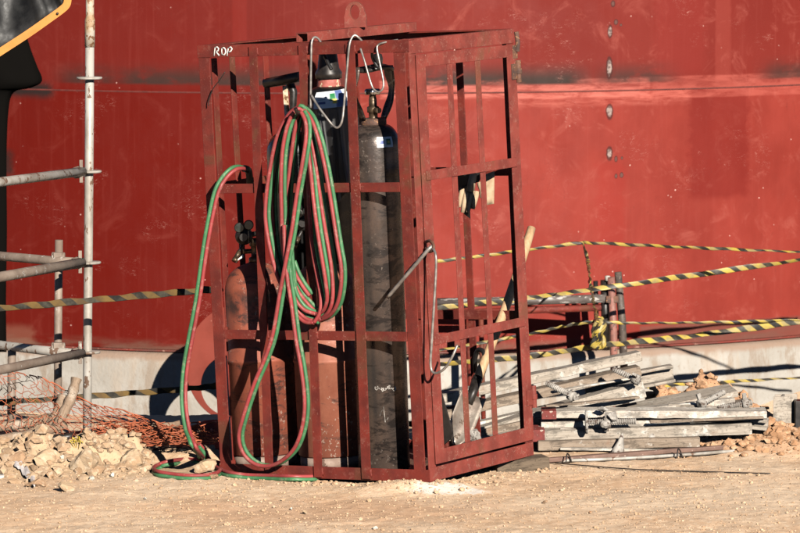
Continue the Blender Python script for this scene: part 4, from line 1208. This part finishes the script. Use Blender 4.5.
# screw jacks
def jack(A_, B_, label, nut=.6, plate=True):
    A_, B_ = Vector(A_), Vector(B_)
    t = empty('screw_jack', A_, label, 'screw jack', 'screw jacks on the beam pile')
    d = B_ - A_; L = d.length; dn = d / L
    Q = Vector((0, 0, 1)).rotation_difference(dn).to_matrix().to_4x4()
    m = MB(); pr = []
    k = int(L / .010)
    for i in range(k): pr += [(.0105, L * i / k), (.0145, L * (i + .5) / k)]
    pr.append((.0125, L)); m.lathe(pr, 12, Q); m.sm = [False] * len(m.sm); m.build('threaded_rod', CEM, t)
    m = MB(); z = L * nut; m.lathe([(.017, z - .016), (.024, z - .014), (.025, z + .012), (.017, z + .016)], 8, Q); m.box((-.052, -.006, z - .011), (.052, .006, z + .008), Q @ Matrix.Rotation(.5, 4, 'Z')); m.build('wing_nut', CEM, t)
    if plate:
        m = MB(); m.lathe([(.004, -.004), (.052, -.004), (.052, .008), (.004, .008)], 22, Q, wob=lambda a, z: .05 * math.cos(4 * a)); m.build('foot_plate', CEM, t)
jack(A(613, 369, 20.72), A(640, 381, 20.66), 'threaded screw jack lying across the pile just below the cut end', .85, False)
jack(A(547, 383, 20.70), A(576, 398, 20.58), 'threaded screw jack across the pile nearest the cage', .85, False)
jack(A(586, 422, 20.46), A(636, 421, 20.46), 'screw jack with round foot plate against the level beams', .42, True)
jack(A(699, 405, 20.66), A(724, 392, 20.74), 'threaded screw jack near the right end of the slanting plank', .1, False)
jack(A(718, 408, 20.60), A(752, 402, 20.62), 'short screw jack at the right end of the pile behind the stub', .8, False)
def cone(px, py, label, w_, h_, seed):
    c = gnd(px, py, .01); m = MB()
    m.lathe([(w_, 0), (w_ * .85, h_ * .2), (w_ * .45, h_ * .6), (w_ * .15, h_), (.002, h_ * 1.02)], 14, Matrix.Translation((c.x, c.y, .0)) @ Matrix.Rotation(.25, 4, 'Y'), wob=lambda a, z: .14 * fbm(a, z * 20, seed) + .08 * math.cos(3 * a))
    tag(m.build('cement_lump', CEM), label, 'cement lump')
cone(617, 452, 'pointed grey cement cone in front of the bottom beam', .034, .10, 2)
cone(648, 449, 'rounded pale cement lump leaning on the thick grey beam', .046, .11, 5)
m = MB(); rock(m, A(612, 416, 20.45), (.045, .03, .035), 3, 77); rock(m, A(606, 424, 20.44), (.035, .03, .02), 3, 78); rock(m, A(602, 409, 20.47), (.03, .03, .02), 3, 79)
tag(m.build('cement_lump', CEM), 'crusted cement clump stuck beside the round foot plate', 'cement lump')
m = MB(); rock(m, A(570, 394, 20.62), (.04, .03, .025), 3, 80); tag(m.build('cement_lump', CEM), 'grey cement lump behind the jack nearest the cage', 'cement lump')
# upright channel at the right edge
uc = MB(); B0 = gnd(784, 437); B0.z = -.02
uc.prism([(-.055, 0), (.035, 0), (.035, .012), (-.005, .012), (-.005, .09), (.055, .09), (.055, .102), (-.055, .102), (-.055, .09), (-.017, .09), (-.017, .012), (-.055, .012)], (B0.x, B0.y, -.02), (B0.x, B0.y, .195), Vector((.98, .17, 0)), Vector((.17, .98, 0)) * 1.0)
tag(uc.build('steel_upright', TIM1, bevel=.002, recalc=True), 'short grey steel upright standing at the right end by the orange rubble', 'steel post')
uc = MB(); B1 = gnd(800, 437)
uc.box((B1.x - .022, B1.y + .02, -.02), (B1.x + .08, B1.y + .10, .17)); tag(uc.build('steel_upright', BLKM, bevel=.003), 'black steel stub right of the grey upright, cut by the photo edge', 'steel post')
# twigs under the right spoil
# ------------------------------------------------------------------ trestle behind
YT = 25.9
tr_ = empty('steel_trestle', gnd(610, 440), 'low steel trestle with black and red pipes between the cage and the tank', 'trestle')
T0 = tr_.matrix_world.translation
def tp_(px, py, Y=YT): return at(px, py, Y) - T0
m = MB(); m.tube([tp_(430, 302.5), tp_(520, 301), tp_(606, 298.5)], 0.0256, 14); m.build('rail', worn('scraped_black_pipe', (.06, .045, .04), (.12, .10, .09), chip=(.4, .37, .34), chip_at=.55, sc=14, chip_sc=50, stretch=(.3, 1, 1)), tr_)
m = MB(); m.tube([tp_(430, 314, YT + .03), tp_(520, 310.5, YT + .03), tp_(614, 307, YT + .03)], 0.0207, 12); m.build('rail', RED, tr_)
m = MB(); m.tube([tp_(611, 277, YT - .02), tp_(613.5, 330, YT - .02), tp_(615, 440, YT - .06)], 0.0220, 12); m.build('leg', worn('pink_worn_leg', (.34, .14, .11), (.2, .09, .07), chip=(.08, .05, .04), chip_at=.55, sc=14), tr_)
m = MB(); m.tube([tp_(618, 272, YT), tp_(622, 320, YT), tp_(627, 440, YT)], [.021, .023, .023], 12); m.build('leg', worn('black_worn_leg', (.05, .038, .033), (.10, .075, .06), chip=(.26, .2, .16), chip_at=.57, sc=14), tr_)
m = MB(); m.tube([tp_(595.5, 281, YT + .05), tp_(597, 345, YT + .08)], 0.0146, 10); m.tube([tp_(604.5, 280, YT + .02), tp_(606, 350, YT + .02)], 0.0244, 12); m.build('leg', BLKM, tr_)
m = MB(); m.lathe([(.004, 0), (.016, .002), (.016, .03), (.004, .032)], 12, Matrix.Translation(tp_(607.5, 281, YT - .01))); m.build('cap', GALV, tr_)
m = MB(); m.box(tuple(tp_(606, 303, YT - .04)), tuple(tp_(618, 295, YT + .03))); m.build('clamp', RUST, tr_, .004)
m = MB(); m.tube([tp_(469.5, 316, YT + .03), tp_(472.5, 440, YT)], 0.0232, 12); m.build('leg', RED, tr_)
m = MB(); m.tube([tp_(481, 318, YT + .06), tp_(484, 440, YT + .05)], 0.0146, 12); m.build('leg', RED, tr_)

# ------------------------------------------------------------------ tapes
def tape_mat(nm, ya, yb, ro=.45, sp_=.35):
    n = NT(nm)
    v = n.coord('UV'); u, w, _ = n.xyz(v)
    f = n.math('FRACT', n.add(n.add(n.mul(u, 1 / .108), n.mul(n.noise(n.coord('Object'), 7, 3), .7)), n.mul(w, -1.0)))
    k = n.mul(n.ss(f, .48, .52), n.ss(f, 1.0, .96))
    dirt = n.noise(n.coord('Object'), 14, 5, .6)
    yel = n.mix(n.ss(dirt, .35, .65), ya, yb)
    col = n.mix(k, yel, n.mix(n.ss(dirt, .4, .7), (.02, .018, .016), (.075, .068, .05)))
    return n.fin(col, ro, 0, sp_)
TAPE = tape_mat('hazard_tape', (.46, .33, .055), (.28, .22, .10))
TAPED = tape_mat('brown_hazard_tape', (.145, .09, .03), (.085, .055, .028), .75, .1)  # darker, browner stripe colours for the two tapes on the left
def tape(pts, wd, label, sag=.0, tw=.6, flat=.16, seed=0, ph0=None, mat=None):
    P = smooth([at(*p) for p in pts], 14)
    m_ = len(P)
    P = [p + Vector((0, .004 * math.sin(i * .7 + seed), -sag * 4 * (i / (m_ - 1)) * (1 - i / (m_ - 1)) + .002 * math.sin(i * 1.3 + seed))) for i, p in enumerate(P)]
    L = 0; twist = []
    for i in range(m_):
        if i: L += (P[i] - P[i - 1]).length
        twist.append((ph0 if ph0 is not None else 0) + tw * math.sin(L * 2.3 + seed) + tw * .8 * math.sin(L * 6.3 + seed * 2))
    m = MB(); m.tube(P, [wd * .45 * (1 + .16 * math.sin(i * .9 + seed) * math.sin(i * .37 + seed * 3)) for i in range(m_)], 12, flat=flat * .8, twist=twist, uvlen=True)
    return tag(m.build('hazard_tape', mat or TAPE), label, 'hazard tape', 'yellow and black hazard tapes')
tape([(380, 268.5, 25.20), (432, 262, 25.20), (500, 253.5, 25.22), (583, 242.5, 25.25)], .0212, 'narrow rolled tape rising from behind the cage to the upper knot', seed=1, flat=.5)
tape([(583, 242.5, 25.25), (690, 247.5, 25.05), (800, 252, 24.85), (900, 256, 24.65)], .0201, 'narrow rolled tape running right from the upper knot, highest on the wall', seed=2, flat=.5)
tape([(430, 309, 25.15), (527, 298, 25.17), (610, 287, 25.21), (800, 260, 25.55), (900, 246, 25.75)], .0347, 'broad tape over the trestle top rising to the right edge', seed=3, tw=.5)
tape([(583, 242.5, 25.25), (588, 262, 25.24), (590.5, 285, 22.1), (594, 305, 25.21), (597.5, 322, 22.15)], .0257, 'tape hanging vertically from the upper knot down to the bunched knot', seed=4, tw=1.6, flat=.35)
tape([(430, 352, 25.15), (527, 334.5, 25.17), (565, 326, 25.19), (597, 321, 25.20)], .0224, 'narrow tape from the cage rising to the bunched knot, under the trestle', seed=5, flat=.4)
tape([(597, 321, 25.20), (625, 323, 25.20), (700, 322.5, 25.30), (800, 320, 25.45), (900, 317, 25.55)], .0190, 'narrow level tape right of the bunched knot', seed=6, flat=.5)
tape([(430, 365, 25.17), (527, 356.5, 25.23), (598, 346, 25.27), (690, 336, 25.50), (800, 321.5, 25.77), (900, 308, 26.00)], .0380, 'broad lowest wall tape passing below the bunched knot to the right edge', seed=7, tw=.45)
tape([(610, 392, 25.25), (640, 387, 25.30), (700, 383.5, 25.45), (800, 377.5, 25.80), (900, 371, 26.15)], .0224, 'narrow tape along the foot of the pale footing behind the pile', seed=8, flat=.3)
tape([(-60, 314.5, 19.9), (0, 308.5, 20.02), (100, 299.5, 20.1), (200, 290.5, 20.05), (222, 288, 19.98)], .034, 'dark brown tape from the scaffold to the cage across the dark left wall', seed=9, tw=.25, mat=TAPED)
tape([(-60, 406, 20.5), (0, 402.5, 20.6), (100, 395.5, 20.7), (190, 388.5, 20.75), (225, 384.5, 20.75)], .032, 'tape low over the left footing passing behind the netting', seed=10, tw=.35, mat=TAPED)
# bunched knot
m = MB()
for k in range(7):
    a0 = random.uniform(0, 6); c = at(598.5, 333, 25.15)
    pts = [c + Vector((.012 * math.sin(t * 5 + a0) * 1.8 + random.uniform(-.012, .012), .02 * math.cos(t * 4 + a0), .08 - .17 * t)) for t in np.linspace(0, 1, 7)]
    m.tube(smooth(pts, 4), [.007] + [.026] * (len(smooth(pts, 4)) - 2) + [.006], 8, flat=.22, uvlen=True, twist=[a0 + i * .12 for i in range(len(smooth(pts, 4)))])
tag(m.build('tape_knot', TAPE), 'crumpled bunch of hazard tape knotted in front of the trestle legs', 'tape knot')

# ------------------------------------------------------------------ scaffold on the left
YS = 20.45
sb = at(87.5, 450, YS); sb.z = 0
sc = empty('scaffold', sb, 'galvanised tube scaffold with ledgers at the left', 'scaffold')
def sp3(px, py, Y=YS): return at(px, py, Y) - sb
m = MB(); m.tube([Vector((sp3(87, 440).x, 0, 0)), sp3(87.5, 352), sp3(89, 180), sp3(89.8, 46)], .0205, 18); std = m.build('standard', GALV, sc)
m = MB(); m.tube([sp3(89.8, 47), sp3(89.9, 20), sp3(89.9, 17), sp3(89.9, -60)], [.0235, .0235, .019, .019], 18); m.build('spigot_sleeve', RUSTP, std)
for (px, py) in ((89.4, 78), (88.8, 171.5), (88.2, 262.5), (87.7, 352)):
    c = sp3(px, py)
    m = MB(); m.lathe([(.0225, -.006), (.058, -.005), (.060, .001), (.058, .005), (.0225, .006)], 28, Matrix.Translation(c)); m.build('rosette', GALV, std)
def ledger(pts, r, mat, head=None):
    m = MB(); m.tube([at(*p) - sb for p in pts], r, 14); o_ = m.build('ledger', mat, sc)
    if head:
        h = MB(); px, py, Y = head; c = at(px, py, Y) - sb
        h.tube([c + Vector((-.035, -.02, -.006)), c], [.026, .030], 12)
        h.box(tuple(c + Vector((-.010, -.03, -.05))), tuple(c + Vector((.006, -.018, .055))))
        h.build('wedge_head', GALVD, o_, .002)
ledger([(83, 171.5, YS - .05), (0, 182, YS - .69), (-60, 190, YS - 1.1)], .0215, GALV, (82, 171.5, YS - .04))
ledger([(82, 262.5, YS - .05), (0, 277, YS - .69), (-60, 287, YS - 1.1)], .0235, GALVD, (81, 262, YS - .04))
ledger([(82, 353, YS - .05), (0, 370, YS - .69), (-60, 382, YS - 1.1)], .0215, GALVD, (81, 352.5, YS - .04))
ledger([(78, 262.5, YS + .05), (50, 260.5, YS + .15), (0, 256, YS + .42), (-60, 251, YS + .75)], .0215, GALVD)
ledger([(80, 354, YS + .05), (40, 350, YS + .18), (0, 345, YS + .42), (-60, 339, YS + .75)], .0215, GALV)
p2 = at(57.5, 440, YS + .19) - sb
m = MB(); m.tube([Vector((p2.x, p2.y, 0)), at(58, 345, YS + .19) - sb, at(59, 240, YS + .19) - sb], .0185, 16); st2 = m.build('standard', GALVD, sc)
for py in (258, 348):
    c = at(58.5, py, YS + .17) - sb
    m = MB(); m.tube([c + Vector((-.03, -.02, 0)), c + Vector((.032, -.02, 0))], [.030, .028], 12); m.box(tuple(c + Vector((-.02, -.055, -.035))), tuple(c + Vector((.02, -.03, .03)))); m.build('coupler', GALVD, st2, .003)
p3 = at(11, 440, YS + .35) - sb
m = MB(); m.tube([Vector((p3.x, p3.y, 0)), at(12, 345, YS + .35) - sb], .02, 14); m.build('standard', GALVD, sc)

# ------------------------------------------------------------------ tarp
def tarp_mat():
    n = NT('black_tarpaulin')
    v = n.coord('Object')
    k = n.noise(v, 30, 5, .6)
    col = n.mix(k, (.004, .004, .004), (.009, .009, .009))
    n.bump(n.noise(v, 6, 4, .5), .3, .02)
    return n.fin(col, n.ss(k, .3, .7, .45, .65), 0, .4)
TARP = tarp_mat()
ORNG = worn('orange_webbing', (.56, .225, .035), (.50, .19, .03), sc=9, chip=(.3, .14, .03), chip_at=.66, rough=(.5, .7), bump=.15)
YP = 19.9
tb = at(35, 30, YP)
ta = empty('tarpaulin', tb, 'black tarpaulin with an orange webbing hem hanging in at the top left', 'tarpaulin')
def tpt(px, py, dy=0): return at(px, py, YP + dy) - tb
E0 = [(-70, 101), (-30, 76), (0, 56.5), (30, 37), (52, 21.5), (63, 13.5), (69, 8), (71.3, 2), (71.5, -8), (71.5, -30), (71.5, -60)]
edge = smooth([Vector((x, y, 0)) for x, y in E0], 4)
grid = []
for i in range(14):
    t = i / 13
    row = []
    for j, e_ in enumerate(edge):
        px = e_.x * (1 - t) + (-80 + (e_.x + 80) * .5) * t - 3 * (1 - t) * 0
        py = e_.y * (1 - t) + -150 * t
        dy = .05 * math.sin(j * .42 + t * 4) * t + .035 * math.sin(j * .8 - t * 7) * min(1, t * 6) + .016 * math.sin(j * 1.9 + t * 11) * min(1, t * 6) + .35 * t
        row.append(tpt(px - 1.5, py - 1.5, dy))
    grid.append(row)
m = MB(); m.sheet(grid); m.build('sheet', TARP, ta, solid=.002)
m = MB()
n_in = []
for j in range(len(edge)):
    d = (edge[min(j + 1, len(edge) - 1)] - edge[max(j - 1, 0)]); d.normalize()
    nn = Vector((d.y, -d.x, 0)) * -1
    if nn.x > 0 and nn.y > 0: nn = -nn
    nn = Vector((-abs(d.y), -abs(d.x), 0))
    n_in.append(nn)
m.sheet([[tpt(e_.x + n_in[j].x * w_, e_.y + n_in[j].y * w_, -.006) for j, e_ in enumerate(edge)] for w_ in (0, 3, 7.5)])
m.sm = [False] * len(m.sm)
m.build('orange_hem', ORNG, ta, solid=.004)
c = tpt(57.5, 13.6, -.012)
m = MB(); m.lathe([(.0015, 0), (.006, .001), (.006, .003), (.001, .004)], 12, Matrix.Translation(c) @ Matrix.Rotation(math.pi / 2, 4, 'X')); m.build('eyelet', BLKM, ta)
MATT = NT('matt_black_cloth'); MATT = MATT.fin((.005, .0045, .004), 1.0, 0, 0.0)
fl = MB()
right = [(26, 34), (31, 50), (37, 66), (42, 81), (30, 88), (14, 92), (8.5, 110), (6.5, 160), (7, 230), (6, 300), (6.5, 352)]
right = smooth([Vector((x, y, 0)) for x, y in right], 4)
fl.sheet([[at(r_.x * (1 - t) + -70 * t, r_.y, 25.6 + .05 * math.sin(t * 9 + i * .2) * (.3 + t) - .25 * t) for t in np.linspace(0, 1, 14)] for i, r_ in enumerate(right)])
tag(fl.build('tarpaulin_flap', MATT, solid=.003), 'dull black tarpaulin flap hanging down the far left edge behind the scaffold', 'tarpaulin')

# ------------------------------------------------------------------ netting, logs, ring
NETM = worn('orange_netting', (.46, .12, .05), (.28, .075, .035), sc=14, rough=(.5, .7), bump=0)
def netp(a, b):
    "a along (0..1), b down (0..1)"
    top = Vector((-30 + 205 * a, 350 + 80 * a ** .9 + 3 * math.sin(a * 13), 0))
    bot = Vector((-30 + 250 * a, 452 - 12 * a + 3 * math.sin(a * 9), 0))
    p = top.lerp(bot, b)
    w_ = fbm(a * 4, b * 3, 3) * 6 + fbm(a * 10, b * 8, 6) * 2.5
    return at(p.x + w_ * 1.6, p.y + w_ * .9, 20.42 - .28 * b + .06 * fbm(a * 5, b * 4, 8) - .06 * a)
m = MB()
NA, NB = 32, 12
for i in range(NB + 1):
    m.tube([netp(a, min(1, max(0, (i + .34 * math.sin(j * math.pi * .5 + (i % 2) * math.pi)) / NB))) for j, a in enumerate(np.linspace(0, 1, NA * 2))], .0017 if i not in (0, NB) else .0032, 4, cap=False)
for j in range(NA + 1):
    m.tube([netp(min(1, max(0, (j + .30 * math.sin(i * math.pi * .5)) / NA)), b) for i, b in enumerate(np.linspace(0, 1, NB * 2))], .0016, 4, cap=False)
for k in range(150):                        # crumpled run-out along the ground
    px0 = random.uniform(95, 205); py0 = random.uniform(424, 445)
    Yb = 20.32 - (py0 - 424) * .012
    pts = []; x, y = px0, py0
    for q in range(6):
        pts.append(at(x, y, Yb + random.uniform(-.04, .04))); x += random.uniform(-5, 11); y += random.uniform(-3.2, 3.2); y = min(447, max(422, y))
    m.tube(smooth(pts, 3), random.choice((.0016, .002, .003)), 4, cap=False)
tag(m.build('barrier_netting', NETM), 'torn orange barrier netting draped over logs at the left', 'netting')
# dark sheet put under it to stand for the shade on the ground
m = MB(); g_ = []
for i in range(8):
    g_.append([at(-40 + 262 * j / 30, 452 - 3 * i + 4 * fbm(j * .3, i * .4, 2) - max(0, (j - 22)) * 1.4 * i / 7, 20.24 + .05 * i + .02 * fbm(j * .5, i, 5)) for j in range(31)])
m.sheet(g_); tag(m.build('net_shade_sheet', TARP, solid=.004), 'dark sheet standing in for shade on the ground under the orange netting', 'shade sheet')
def log(pa, pb, r, label, mat=LOG):
    a, b = at(pa[0], pa[1], pa[2] + .25), at(pb[0], pb[1], pb[2] + .25)
    d = b - a; L = d.length; Q = Vector((1, 0, 0)).rotation_difference(d / L).to_matrix().to_4x4()
    m = MB()
    m.tube([Vector((L * t, r * .22 * math.sin(t * 4 + r * 90), r * .2 * math.sin(t * 7))) for t in np.linspace(0, 1, 12)], [r * (1 + .12 * math.sin(t * 3)) for t in range(12)], 14)
    o_ = m.build('log', mat, origin=False); o_.matrix_world = Matrix.Translation(a) @ Q
    tag(o_, label, 'log', 'logs under the netting')
log((54, 438, 19.98), (77, 379, 20.08), .024, 'pale log leaning upright against the scaffold, its sawn end highest')
log((46, 436, 20.02), (63, 396, 20.08), .022, 'darker shorter log leaning left of the pale one')
log((-30, 433, 19.95), (62, 415.5, 20.1), .024, 'grey log lying under the netting, upper of the lying pair')
log((-30, 447, 19.85), (66, 425, 20.0), .022, 'brown log lying under the netting, lower of the lying pair')
log((-30, 447, 19.9), (75, 436, 19.95), .018, 'black pipe-like pole lowest under the netting', BLKM)
log((105, 432, 20.1), (180, 424, 20.15), .015, 'thin brown stick lying in the crumpled end of the netting')
log((118, 441, 19.95), (205, 431, 20.1), .012, 'thinnest dry stick lowest in the crumpled end of the netting')
# yellow weed on the heap
m = MB()
c = hit(77, 449) + Vector((0, 0, .03))
for k in range(34):
    p = c + Vector((random.gauss(0, .014), random.gauss(0, .014), abs(random.gauss(0, .012))))
    s_ = .006; q = Vector((random.uniform(-1, 1), random.uniform(-1, 1), random.uniform(-1, 1))).normalized() * s_; r_ = q.orthogonal().normalized() * s_ * .7
    o = m.addv([p - q, p + r_, p + q, p - r_]); m.addf([(o, o + 1, o + 2, o + 3)])
for k in range(8): m.tube([c + Vector((0, 0, -.05)), c + Vector((random.gauss(0, .02), random.gauss(0, .02), .012))], .0014, 4)
tag(m.build('dry_weed', plain('yellow_weed', (.50, .36, .05), .7)), 'small dry yellow weed on top of the rubble heap', 'weed')
# crumpled film on the heap
m = MB()
rows = []
for i in range(5):
    row = []
    for t in np.linspace(0, 1, 16):
        p = hit(14 + 21 * t + 2.0 * fbm(t * 5, i, 1), 462 + 22 * t + (i - 2) * 2.6 + 1.4 * fbm(t * 6, i * .7, 4))
        row.append(Vector((p.x, p.y, gh(p.x, p.y) + .012 + .012 * fbm(t * 7, i * .9, 6))))
    rows.append(row)
m.sheet(rows)
tag(m.build('plastic_film', plain('dirty_white_film', (.62, .57, .55), .4), solid=.0015), 'crumpled dirty white plastic film on the left of the rubble heap', 'plastic film')
# white scrap at the left edge
m = MB(); m.sheet([[at(-2 + 6 * t, 474 + i * 2.4 + 1.5 * fbm(t * 4, i, 2), 19.7 - .02 * i) for t in np.linspace(0, 1, 5)] for i in range(4)])
tag(m.build('paper_scrap', WHITE, solid=.001), 'white paper scrap at the far left edge of the dirt', 'paper')

# steel ring leaning on the footing
rc = at(239, 364, 25.55)
n_ = 72
outer = [(.31 * math.cos(2 * math.pi * i / n_), .345 * math.sin(2 * math.pi * i / n_)) for i in range(n_)]
inner = [(-.055 + .165 * math.cos(2 * math.pi * i / n_), -.125 + .175 * math.sin(2 * math.pi * i / n_)) for i in range(n_)]
m = MB(); m.ring(outer, inner, .012, Matrix.Identity(4))
ro = m.build('steel_ring', worn('faded_red_ring', (.20, .040, .027), (.15, .03, .02), chip=(.30, .11, .08), chip_at=.66, sc=3, chip_sc=30, rough=(.7, .85), bump=.1, spec=.12), bevel=.002, origin=False)
ro.matrix_world = Matrix.Translation(rc) @ Matrix.Rotation(-.22, 4, 'X')
tag(ro, 'round faded red steel plate with an off-centre hole leaning on the pale footing', 'steel plate')
